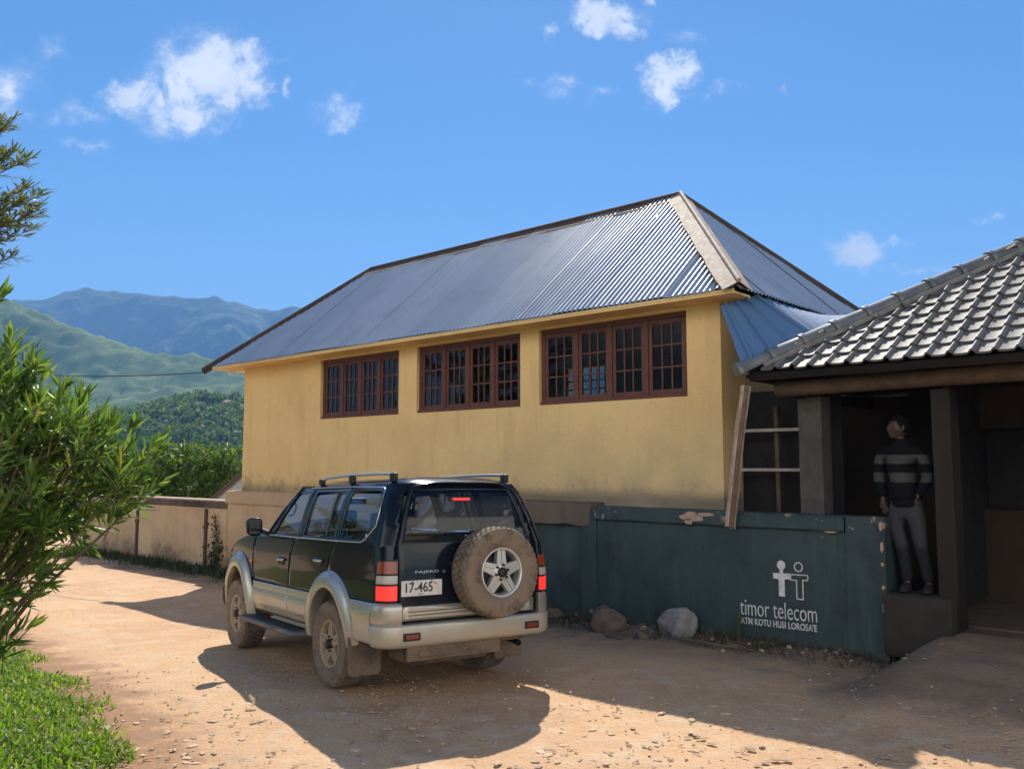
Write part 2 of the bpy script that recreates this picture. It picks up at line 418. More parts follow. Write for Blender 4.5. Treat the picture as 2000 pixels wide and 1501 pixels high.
def h_mid(x, y):
    crest = 1050.; d = y-crest
    top = interp(x/crest, [p[0] for p in MIDH], [p[1] for p in MIDH])*crest
    w = max(0., 1-abs(d)/(560. if d < 0 else 500.))
    spur = ridged(x, y*.6, 260, 6, 8.4); s = smooth01(min(1., abs(d)/120))
    h = top*(w**.9)*(1-s*.42*(1-spur))+s*12*(ridged(x, y*.7, 80, 4, 2.7)-.5)
    return EYE+h-40*(1-w)+4.5*noise.noise(Vector((x/12, y/12, 0)))+5*noise.fractal(Vector((x/45, y/45, 5)), 1., 2., 3)
build_hill('hillside', -1200, 300, 470, 1450, 260, 170, h_mid,
           hill_material('mid forest', ((.10, .18, .04), (.20, .27, .07), (.32, .34, .12)), .013, .11, 5))
NEARH = [(-1.4, .10), (-.7, .05), (-.47, .050), (-.418, .056), (-.384, .070), (-.337, .075), (-.31, .071), (-.2, .06), (.2, .05), (.8, .04)]
def h_near(x, y):
    crest = 420.; d = y-crest
    top = interp(x/crest, [p[0] for p in NEARH], [p[1] for p in NEARH])*crest
    w = max(0., 1-abs(d)/(210. if d < 0 else 190.))
    return EYE-.5+(top+32)*smooth01(w)-32+2.5*noise.noise(Vector((x/40, y/40, 1)))+.8*noise.noise(Vector((x/9, y/9, 2)))
near_mat = hill_material('near slope', ((.085, .135, .035), (.15, .18, .055), (.22, .22, .11)), .05, .3, 2)
build_hill('wooded_slope', -640, 380, 205, 615, 150, 70, h_near, near_mat)

# ------------------------------------------------------------------ leaves
def leaf_material(name, cols, trans=.35, rough=.38, spec=.5):
    m, nt, b = new_mat(name)
    g = N(nt, 'ShaderNodeNewGeometry'); r = g.outputs['Random Per Island']
    cr = N(nt, 'ShaderNodeValToRGB', {0: r}); el = cr.color_ramp.elements
    for i, (p, c) in enumerate(cols):
        e = el[i] if i < 2 else el.new(p)
        e.position = p; e.color = (*c, 1)
    cr.color_ramp.interpolation = 'LINEAR'
    nt.links.new(cr.outputs[0], b.inputs['Base Color']); setp(b, Roughness=rough, Specular_IOR_Level=spec)
    tl = N(nt, 'ShaderNodeBsdfTranslucent', {'Color': N(nt, 'ShaderNodeHueSaturation', {'Saturation': 1.1, 'Value': 1.5, 'Color': cr.outputs[0]}).outputs[0]})
    mx = N(nt, 'ShaderNodeMixShader', {0: trans, 1: b.outputs[0], 2: tl.outputs[0]})
    nt.links.new(mx.outputs[0], nt.nodes['Material Output'].inputs['Surface'])
    return m
def leaves_mesh(name, O, D, U, Ln, Wd, bend, mat, fold=.25):
    """lance-shaped leaves: origins, directions, up hints, lengths, widths; numpy arrays"""
    O = np.asarray(O, float); D = np.asarray(D, float); U = np.asarray(U, float); n = len(O)
    D = D/np.linalg.norm(D, axis=1)[:, None]
    S = np.cross(D, U); S = S/(np.linalg.norm(S, axis=1)[:, None]+1e-9); Nn = np.cross(S, D)
    tt = np.array([0, .33, .68, 1.0]); ww = np.array([0, 1.0, .8, 0])
    cen = [O+D*(Ln*t)[:, None]+Nn*(-(bend*Ln)*t*t)[:, None] for t in tt]
    V = np.zeros((n, 8, 3))
    for i in range(4): V[:, i] = cen[i]
    for k, i in enumerate((1, 2)):
        up = Nn*(Wd*ww[i]*fold)[:, None]
        V[:, 4+k] = cen[i]+S*(Wd*ww[i])[:, None]+up; V[:, 6+k] = cen[i]-S*(Wd*ww[i])[:, None]+up
    T = [(0, 4, 1), (1, 4, 5, 2), (2, 5, 3), (0, 1, 6), (1, 2, 7, 6), (2, 3, 7)]
    F = [tuple(b+8*k for b in t) for k in range(n) for t in T]
    me = bpy.data.meshes.new(name); me.from_pydata(V.reshape(-1, 3).tolist(), [], F); me.materials.append(mat); me.update()
    return me
def rand_unit(n):
    v = rng.normal(size=(n, 3)); return v/np.linalg.norm(v, axis=1)[:, None]
def shoot_leaves(tips, dirs, per, shoot, L, Wd, spread, upb, bend=.12):
    """whorls of leaves along the last stretch of every shoot"""
    n = len(tips); tips = np.asarray(tips); dirs = np.asarray(dirs)
    t = np.repeat(np.arange(n), per); k = rng.random(n*per)
    R = rand_unit(n*per); d = dirs[t]
    R = R-d*(R*d).sum(1)[:, None]; R /= np.linalg.norm(R, axis=1)[:, None]
    O = tips[t]-d*(shoot*k)[:, None]
    sp = spread*(.35+.85*k)[:, None]
    D = d*(1-.45*k)[:, None]+R*sp+np.array([0, 0, upb]); 
    U = d+rand_unit(n*per)*.35
    ln = L*(.65+.6*rng.random(n*per))*(1-.25*(1-k)); wd = Wd*(.7+.6*rng.random(n*per))
    return O, D, U, ln, wd, bend*(rng.random(n*per)*1.6-.2)
oleander = leaf_material('oleander leaf', [(0, (.032, .070, .015)), (.3, (.080, .146, .027)), (.65, (.13, .208, .04)), (.9, (.19, .265, .058)), (.985, (.22, .28, .07)), (1, (.50, .37, .05))], .42, .40, .4)
bark = pbr('grey brown bark', (.17, .125, .085), .85, var=(.10, .075, .05), vscale=12, bump=.5, bscale=60)
def shrub(name, label, base, lumps, nshoots, leaf, per, shoot, stems, group=None, upb=.25, stem_r=.016, zmin=.25, spread=.8, cull=None, wd=.085):
    base = Vector((base[0], base[1], ground_z(base[0], base[1])-.03))
    root = thing(name, label, 'shrub', base=base, group=group)
    tot = sum(l[3]*l[4]*l[5] for l in lumps); tips = []; dirs = []
    for (cx, cy, cz, rx, ry, rz) in lumps:
        k = max(3, int(nshoots*rx*ry*rz/tot))
        u = rand_unit(k); rr = (.35+.65*rng.random(k)**.45)*(.88+.2*rng.random(k))
        P = np.array([cx, cy, cz])+u*rr[:, None]*np.array([rx, ry, rz])
        d = u*.75+rand_unit(k)*.4+np.array([0, 0, .55]); d /= np.linalg.norm(d, axis=1)[:, None]
        ok = P[:, 2] > ground_z(cx, cy)+zmin
        if cull: ok &= np.array([cull(p) for p in P])
        tips.append(P[ok]); dirs.append(d[ok])
    tips = np.vstack(tips); dirs = np.vstack(dirs)
    a = shoot_leaves(tips-np.array(base), dirs, per, shoot, leaf, leaf*wd, spread, upb)
    o = bpy.data.objects.new('foliage', leaves_mesh('foliage', *a, oleander)); COL.objects.link(o); o.parent = root
    mb = MB(); order = rng.permutation(len(tips))
    for q in order[:stems]:
        p = Vector(tips[q]); b0 = base+Vector((rng.normal()*.12, rng.normal()*.12, 0))
        mid = b0.lerp(p, .5)+Vector((rng.normal()*.06, rng.normal()*.06, .10*(p-b0).length))
        d = Vector(dirs[q]); end = p-d*.03
        pts = [b0, b0.lerp(mid, .55)+Vector((0, 0, .05)), mid, mid.lerp(end, .55)-d*.02, end]
        r0 = stem_r*(.6+.7*rng.random())
        mb.tube(pts, [r0*1.25, r0, r0*.75, r0*.5, r0*.28], 5, cap=False)
    # each short leafy shoot has its own twig
    for q in order[stems:stems+1400]:
        p = Vector(tips[q]); d = Vector(dirs[q]); mb.tube([p-d*(shoot*1.25)-Vector((0, 0, .03)), p-d*.5*shoot, p], [.0045, .0035, .002], 3, cap=False)
    o = bpy.data.objects.new('stems', mb.mesh('stems', [bark], base, False)); COL.objects.link(o); o.parent = root
    return root
# ------------------------------------------------------------------ materials of the buildings
def plaster(name, col, col2, dirt, lo, hi, bump=.35, amount=.9, xdark=None):
    """painted plaster; dark mould creeping up between world heights lo..hi"""
    m, nt, b = new_mat(name)
    g = N(nt, 'ShaderNodeNewGeometry'); pos = g.outputs['Position']
    z = N(nt, 'ShaderNodeSeparateXYZ', {0: pos}).outputs[2]
    n1 = noise_n(nt, pos, .9, 5, .6); n2 = noise_n(nt, pos, 7, 6, .65); n3 = noise_n(nt, pos, 55, 5, .7)
    st = N(nt, 'ShaderNodeMapping', {'Vector': pos, 'Scale': (3.2, 3.2, .35)}).outputs[0]
    n4 = noise_n(nt, st, 1.6, 5, .6)
    c = mixc(nt, sstep(nt, n1, .36, .66), col, col2)
    c = mixc(nt, M(nt, 'MULTIPLY', sstep(nt, n4, .5, .72), .35), c, tuple(x*.72 for x in col2))
    c = mixc(nt, M(nt, 'MULTIPLY', sstep(nt, n2, .55, .75), .4), c, tuple(min(1, x*1.12) for x in col))
    c = mixc(nt, M(nt, 'MULTIPLY', sstep(nt, n3, .53, .72), .6), c, tuple(x*.58 for x in col2))
    h = N(nt, 'ShaderNodeMapRange', {0: z, 1: lo, 2: hi, 3: 1.0, 4: 0.0}).outputs[0]
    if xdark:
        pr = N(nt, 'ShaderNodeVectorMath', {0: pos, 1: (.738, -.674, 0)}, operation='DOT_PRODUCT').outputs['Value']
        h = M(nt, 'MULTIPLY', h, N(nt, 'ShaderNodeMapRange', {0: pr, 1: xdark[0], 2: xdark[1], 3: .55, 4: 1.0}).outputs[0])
    k = M(nt, 'ADD', h, M(nt, 'MULTIPLY', M(nt, 'SUBTRACT', n2, .5), 1.1))
    k = M(nt, 'ADD', k, M(nt, 'MULTIPLY', M(nt, 'SUBTRACT', n3, .5), .7))
    k = M(nt, 'ADD', k, M(nt, 'MULTIPLY', M(nt, 'SUBTRACT', n1, .5), 1.6))
    c = mixc(nt, M(nt, 'MULTIPLY', sstep(nt, k, .28, .98), amount), c, dirt)
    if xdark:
        ft = N(nt, 'ShaderNodeMapRange', {0: M(nt, 'ADD', z, M(nt, 'MULTIPLY', M(nt, 'SUBTRACT', n2, .5), .16)), 1: 1.68, 2: 1.54, 3: 0.0, 4: .92}).outputs[0]  # shadow gap at the wall foot, painted on as a near-black line
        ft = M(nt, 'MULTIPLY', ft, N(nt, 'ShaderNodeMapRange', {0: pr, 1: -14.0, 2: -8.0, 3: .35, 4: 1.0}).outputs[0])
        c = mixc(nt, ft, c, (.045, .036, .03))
        # old grime washed over the lower wall, thicker towards the right
        gz = N(nt, 'ShaderNodeMapRange', {0: z, 1: 2.9, 2: 1.7, 3: 0.0, 4: 1.0}).outputs[0]
        gx = N(nt, 'ShaderNodeMapRange', {0: pr, 1: -14.0, 2: -6.5, 3: .2, 4: 1.0}).outputs[0]
        gk = M(nt, 'MULTIPLY', M(nt, 'MULTIPLY', gz, gx), M(nt, 'MULTIPLY_ADD', n1, 1.6, -.05, clamp=True))
        c = mixc(nt, M(nt, 'MULTIPLY', gk, .72, clamp=True), c, (.40, .325, .215))
    nt.links.new(c, b.inputs['Base Color']); setp(b, Roughness=.88, Specular_IOR_Level=.25)
    hh = M(nt, 'ADD', n2, M(nt, 'MULTIPLY', n3, .5))
    bp = N(nt, 'ShaderNodeBump', {'Strength': bump, 'Distance': .02, 'Height': hh}); nt.links.new(bp.outputs[0], b.inputs['Normal'])
    return m
def painted_wall(name, col, col2, bare, zc, wear=.62):
    """old oil paint on plaster: bare patches, drips and grime with shapes of their own"""
    m, nt, b = new_mat(name)
    g = N(nt, 'ShaderNodeNewGeometry'); pos = g.outputs['Position']
    z = N(nt, 'ShaderNodeSeparateXYZ', {0: pos}).outputs[2]
    n1 = noise_n(nt, pos, 1.1, 5, .6); n2 = noise_n(nt, pos, 5.5, 7, .68); n3 = noise_n(nt, pos, 40, 5, .7)
    st = N(nt, 'ShaderNodeMapping', {'Vector': pos, 'Scale': (4, 4, .4)}).outputs[0]; n4 = noise_n(nt, st, 1.7, 5, .6)
    c = mixc(nt, sstep(nt, n1, .36, .64), col, col2)
    c = mixc(nt, M(nt, 'MULTIPLY', sstep(nt, n4, .46, .70), .45), c, tuple(x*1.4+.008 for x in col))
    c = mixc(nt, M(nt, 'MULTIPLY', sstep(nt, noise_n(nt, pos, 2.1, 7, .68), .50, .72), .75), c, (.017, .026, .026))
    c = mixc(nt, M(nt, 'MULTIPLY', sstep(nt, n3, .55, .75), .5), c, tuple(x*.6 for x in col2))
    edge = N(nt, 'ShaderNodeMapRange', {0: z, 1: zc-.28, 2: zc, 3: 0.0, 4: .13}).outputs[0]
    low = N(nt, 'ShaderNodeMapRange', {0: z, 1: .22, 2: -.02, 3: 0.0, 4: .2}).outputs[0]
    k = M(nt, 'ADD', n2, M(nt, 'ADD', edge, low))
    c = mixc(nt, sstep(nt, k, wear+.12, wear+.15), c, bare)
    c = mixc(nt, M(nt, 'MULTIPLY', sstep(nt, M(nt, 'ADD', low, M(nt, 'MULTIPLY', n1, .3)), .2, .36), .75), c, (.07, .055, .035))
    nt.links.new(c, b.inputs['Base Color']); setp(b, Roughness=.62, Specular_IOR_Level=.35)
    hh = M(nt, 'ADD', n2, M(nt, 'MULTIPLY', n3, .4))
    bp = N(nt, 'ShaderNodeBump', {'Strength': .4, 'Distance': .018, 'Height': hh}); nt.links.new(bp.outputs[0], b.inputs['Normal'])
    return m
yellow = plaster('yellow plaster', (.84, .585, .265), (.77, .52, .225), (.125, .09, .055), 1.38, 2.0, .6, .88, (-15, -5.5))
beige = plaster('beige plaster', (.55, .40, .255), (.45, .315, .20), (.11, .08, .055), -.2, .45, .5, .8)
oldstone = plaster('mouldy concrete', (.15, .118, .092), (.085, .068, .054), (.035, .03, .027), .8, 1.6, .8, .8)
green = painted_wall('dark green paint', (.036, .061, .064), (.024, .045, .049), (.30, .22, .165), 1.43, .585)
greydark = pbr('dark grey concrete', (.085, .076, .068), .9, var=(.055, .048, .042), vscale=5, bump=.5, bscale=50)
browncol = plaster('brown stained plaster', (.030, .024, .019), (.021, .017, .014), (.014, .012, .010), .4, 1.4, .4, .7)
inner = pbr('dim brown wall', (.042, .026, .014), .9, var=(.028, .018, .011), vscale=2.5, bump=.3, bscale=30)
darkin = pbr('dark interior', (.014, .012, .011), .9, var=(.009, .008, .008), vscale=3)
redwood = pbr('red brown painted wood', (.140, .047, .028), .5, var=(.10, .03, .02), vscale=9, bump=.25, bscale=70, spec=.4)
timber = pbr('old timber', (.12, .075, .043), .85, var=(.065, .042, .025), vscale=7, bump=.5, bscale=45)
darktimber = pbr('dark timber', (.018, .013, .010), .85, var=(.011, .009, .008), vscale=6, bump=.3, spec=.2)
rustdark = pbr('rusted ridge metal', (.085, .058, .045), .7, metal=.3, var=(.13, .075, .05), vscale=8, bump=.2)
palecap = pbr('pale weathered ridge flashing', (.47, .40, .33), .75, var=(.34, .235, .165), vscale=5.5, bump=.25, bscale=30)
def corrugated_mat(name, col, rust, rough, metal=.85, isl=.22):
    m, nt, b = new_mat(name)
    g = N(nt, 'ShaderNodeNewGeometry'); pos = g.outputs['Position']; r = g.outputs['Random Per Island']
    n1 = noise_n(nt, pos, 1.3, 6, .65); n2 = noise_n(nt, pos, 9, 5, .7)
    hs = N(nt, 'ShaderNodeHueSaturation', {'Value': M(nt, 'MULTIPLY_ADD', r, isl, 1-isl/2), 'Color': (*col, 1)}).outputs[0]
    c = mixc(nt, M(nt, 'MULTIPLY', sstep(nt, n1, .45, .7), .35), hs, tuple(x*.7 for x in col))
    c = mixc(nt, M(nt, 'MULTIPLY', sstep(nt, M(nt, 'MULTIPLY_ADD', n2, .5, M(nt, 'MULTIPLY', n1, .5)), .58, .72), .7), c, rust)
    nt.links.new(c, b.inputs['Base Color'])
    nt.links.new(M(nt, 'MULTIPLY_ADD', n2, .22, M(nt, 'MULTIPLY_ADD', r, .04, rough-.12)), b.inputs['Roughness'])
    setp(b, Metallic=metal)
    bp = N(nt, 'ShaderNodeBump', {'Strength': .12, 'Distance': .02, 'Height': n2}); nt.links.new(bp.outputs[0], b.inputs['Normal'])
    return m
zinc = corrugated_mat('weathered zinc sheet', (.64, .635, .63), (.30, .25, .22), .40, .8, .09)
bluesheet = corrugated_mat('blue painted sheet', (.075, .155, .30), (.12, .12, .13), .80, .0, .1)
def glass_mat(name, tint, rough=.02, ior=1.5, refl=1.0):
    m, nt, b = new_mat(name); nt.nodes.remove(b)
    tr = N(nt, 'ShaderNodeBsdfTransparent', {'Color': (*tint, 1)}); gl = N(nt, 'ShaderNodeBsdfGlossy', {'Color': (1, 1, 1, 1), 'Roughness': rough})
    fr = N(nt, 'ShaderNodeFresnel', {'IOR': ior})
    f = M(nt, 'MULTIPLY', fr.outputs[0], refl, clamp=True)
    mx = N(nt, 'ShaderNodeMixShader', {0: f, 1: tr.outputs[0], 2: gl.outputs[0]})
    nt.links.new(mx.outputs[0], nt.nodes['Material Output'].inputs['Surface'])
    return m
winglass = glass_mat('old window glass', (.50, .53, .52), .03, 1.45, .22)

# ------------------------------------------------------------------ yellow house
house = thing('yellow_house', 'long yellow plastered house with a corrugated metal hip roof and three wooden windows', 'house', BF, (-7.4, 2.4, 0))
XL, XR, TF, TB = -12.77, -1.96, .30, 4.55
WINS = [(-10.14, -7.93), (-7.48, -5.21), (-4.85, -2.43)]; WZ0, WZ1 = 2.825, 3.905
def build_house():
    mb = MB(); th = .22
    xs = [XL]+[x for w in WINS for x in w]+[XR]
    # front wall with three openings, built as one sheet with reveals
    def wallpiece(x0, x1, z0, z1): mb.box(x0, x1, TF, TF+th, z0, z1)
    wallpiece(XL, XR, 1.2, WZ0); wallpiece(XL, XR, WZ1, 4.12)
    for k in range(0, len(xs), 2): wallpiece(xs[k], xs[k+1], WZ0, WZ1)
    mb.box(XL, XL+th, TF+th, TB, 1.2, 4.12); mb.box(XR-th, XR, TF+th, TB, 1.2, 4.12)
    # rear wall with one bright opening
    ox0, ox1, oz0, oz1 = -7.85, -6.6, 3.12, 3.92
    mb.box(XL, ox0, TB, TB+th, 1.2, 4.12); mb.box(ox1, XR, TB, TB+th, 1.2, 4.12); mb.box(ox0, ox1, TB, TB+th, 1.2, oz0); mb.box(ox0, ox1, TB, TB+th, oz1, 4.12)
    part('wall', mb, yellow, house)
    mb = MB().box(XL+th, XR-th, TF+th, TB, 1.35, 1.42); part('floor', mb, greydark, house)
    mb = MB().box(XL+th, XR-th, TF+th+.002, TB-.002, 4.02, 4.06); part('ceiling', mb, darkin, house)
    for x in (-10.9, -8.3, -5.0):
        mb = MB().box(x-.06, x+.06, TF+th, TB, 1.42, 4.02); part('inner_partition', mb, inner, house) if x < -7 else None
    # soffit and fascia under the front eave
    mb = MB().box(-13.40, -1.56, -.088, TF-.002, 3.945, 3.972, .004); mb.box(XR+.002, -1.58, TF, 4.7, 3.935, 3.965, .004); mb.box(-13.38, XL-.002, TF, 4.7, 3.935, 3.965, .004)
    mb.box(-13.40, -1.56, -.092, -.080, 3.973, 4.000, .002); part('soffit', mb, yellow, house)
    # roof
    ex0, ex1, et0, et1, ez = -13.45, -1.5, -.10, 4.90, 4.005
    rx0, rx1, rt, rz = -11.39, -3.75, 2.40, 6.14
    pit = .0845; amp = .0155
    mb = MB()
    sheets = [(-13.45+.76*k, -13.45+.76*(k+1)) for k in range(16)]
    def slope_panel(mb, a0, a1, lim, place, per=8, nseg=8):
        """corrugated sheets between a0..a1 along the eave; lim(a) = plan depth up the slope; place(a,d,h) -> point"""
        a = a0; k = 0; SW = .61
        while a < a1-1e-6:
            b = min(a+SW, a1); n = max(2, int(round((b-a)/pit*per))); lift = (k % 2)*.007+random.uniform(0, .005); tilt = random.uniform(-.004, .004)
            us = [a+(b+.02-a)*i/n for i in range(n+1)]; rows = [j/nseg for j in range(nseg+1)]
            ov = random.uniform(-.012, .012)
            def fn(u, v):
                d = max(.001, lim(min(max(u, a0+.001), a1-.001)))
                return place(u, (ov if v == 0 else v*d), amp*math.cos(2*PI*u/pit)+lift+tilt*(u-a)/SW+.010*noise.noise(Vector((u*1.1, v*d*1.3, 5))))
            mb.grid(fn, us, rows); a = b; k += 1
    f = 2.5
    def limF(x):
        l = min((x-ex0)/(rx0-ex0), (ex1-x)/(ex1-rx1), 1.0); return max(0, l)*f
    nF = Vector((0, -.65, .76))
    slope_panel(mb, ex0, ex1, limF, lambda x, d, h: Vector((x, et0+d, ez+d*(rz-ez)/f))+nF*h)
    slope_panel(mb, ex0, ex1, limF, lambda x, d, h: Vector((x, et1-d, ez+d*(rz-ez)/f))+Vector((0, .65, .76))*h, per=3, nseg=3)
    def limS(t): return max(0, min((t-et0)/2.5, (et1-t)/2.5))
    wR = ex1-rx1; wL = rx0-ex0
    slope_panel(mb, et0, et1, lambda t: limS(t)*wR, lambda t, d, h: Vector((ex1-d, t, ez+d*(rz-ez)/wR))+Vector((.68, 0, .73))*h)
    slope_panel(mb, et0, et1, lambda t: limS(t)*wL, lambda t, d, h: Vector((ex0+d, t, ez+d*(rz-ez)/wL))+Vector((-.68, 0, .73))*h)
    roof = part('roof', mb, zinc, house, fixn=False)
    # ridge and hip flashings: two wings folded over the line, each with its own thickness
    def cap(name, A, B, nl, nr, w, mat, lift=.03, bumps=0, jag=0.0):
        A = Vector(A); B = Vector(B); d = (B-A).normalized(); mb = MB(); n = 26
        for nn, ww in ((Vector(nl), w[0]), (Vector(nr), w[1])):
            nn = (nn-d*nn.dot(d)).normalized()
            top = Vector((0, 0, lift))
            def fn(u, v):
                p = A.lerp(B, u)+top*(1-.35*v); wj = ww*(1+jag*noise.noise(Vector((u*9, ww, 2))))
                return p+nn*wj*v+Vector((0, 0, .006*noise.noise(Vector((u*14, v*2, 1)))))
            mb.grid(fn, [i/n for i in range(n+1)], [0, .5, 1])
            mb.grid(lambda u, v: fn(u, v)-Vector((0, 0, .006+.012*v)), [i/n for i in range(n+1)], [0, 1])
        mb.tube([A.lerp(B, i/12)+Vector((0, 0, lift+.012)) for i in range(13)], .028, 8)
        return part(name, mb, mat, roof, fixn=False)
    RA = (rx0, rt, rz); RB = (rx1, rt, rz)
    down = lambda ax, sl: (ax[0], ax[1], -sl)
    cap('ridge_cap', RA, RB, (0, -1, -.855), (0, 1, -.855), (.17, .2), rustdark, .035, jag=.15)
    cap('hip_cap', (ex1+.02, et0-.02, ez+.01), RB, (-1, 0, 0.0), (0, 1, 0), (.205, .20), palecap, .05, jag=.12)
    cap('hip_cap', (ex0-.12, et0-.12, ez-.09), RA, (1, 0, 0), (0, 1, 0), (.12, .12), rustdark, .03)
    cap('hip_cap', (ex1+.02, et1, ez), RB, (-1, 0, 0), (0, -1, 0), (.14, .14), rustdark, .03)
    cap('hip_cap', (ex0, et1, ez), RA, (1, 0, 0), (0, -1, 0), (.14, .14), rustdark, .03)
    # pale lower edge of the ridge flashing
    mb = MB().tube([(lerp(rx0, rx1, i/30), rt-.165+.008*math.sin(i*2.1), rz-.115+.01*noise.noise(Vector((i, 0, 0)))) for i in range(31)], .014, 6); part('flashing_edge', mb, palecap, roof)
    # windows
    for (x0, x1) in WINS:
        t0 = TF+.055; fw = .062
        mb = MB()
        mb.box(x0, x1, t0, t0+.09, WZ1-fw, WZ1, .005); mb.box(x0, x1, t0-.03, t0+.09, WZ0, WZ0+fw*.8, .005)
        mb.box(x0, x0+fw, t0+.001, t0+.09, WZ0+fw*.8, WZ1-fw, .005); mb.box(x1-fw, x1, t0+.001, t0+.09, WZ0+fw*.8, WZ1-fw, .005)
        L = (x1-x0-2*fw); cw = L/4
        for k in (1, 2, 3): mb.box(x0+fw+cw*k-.03, x0+fw+cw*k+.03, t0-.006, t0+.08, WZ0+fw*.8, WZ1-fw, .006)
        win = part('window', mb, redwood, house)
        gm = MB()
        for k in range(4):
            c0 = x0+fw+cw*k+(.031 if k else .001); c1 = x0+fw+cw*(k+1)-(.031 if k < 3 else .001)
            a, b = WZ0+fw*.8+.002, WZ1-fw-.002; s = .052; tt = t0+.012
            cm = MB(); cm.box(c0, c0+s, tt, tt+.04, a, b, .004); cm.box(c1-s, c1, tt, tt+.04, a, b, .004)
            cm.box(c0+s, c1-s, tt+.001, tt+.039, b-s, b, .004); cm.box(c0+s, c1-s, tt+.001, tt+.039, a, a+s*1.15, .004)
            iw = c1-c0-2*s; ih = b-a-s*2.15
            for j in (1, 2): cm.box(c0+s+iw*j/3-.011, c0+s+iw*j/3+.011, tt+.004, tt+.034, a+s*1.15, b-s, .003)
            for j in (1, 2): cm.box(c0+s, c1-s, tt+.007, tt+.037, a+s*1.15+ih*j/3-.011, a+s*1.15+ih*j/3+.011, .003)
            # shaped heads of the top panes
            for j in range(3):
                q0 = c0+s+iw*j/3+.011; q1 = c0+s+iw*(j+1)/3-.011
                arc = [(q0, b-s+.002), (q0, b-s-.028)]+[(lerp(q0, q1, e/6), b-s-.028+.022*math.sin(PI*e/6)) for e in range(1, 6)]+[(q1, b-s-.028), (q1, b-s+.002)]
                cm.prism(arc, lambda x, z, d: (x, d, z), tt+.005, tt+.033)
            part('casement', cm, redwood, win)
            gm.box(c0+s-.004, c1-s+.004, tt+.018, tt+.021, a+s, b-s+.004)
        part('pane', gm, winglass, win)
    # barred bright window in the rear wall
    mb = MB()
    for k in range(7): mb.box(ox0+.02+k*.19, ox0+.05+k*.19, TB+.08, TB+.11, oz0, oz1)
    for k in range(4): mb.box(ox0, ox1, TB+.075, TB+.078, oz0+.02+k*.17, oz0+.045+k*.17)
    part('rear_window_frame', mb, redwood, house)
build_house()

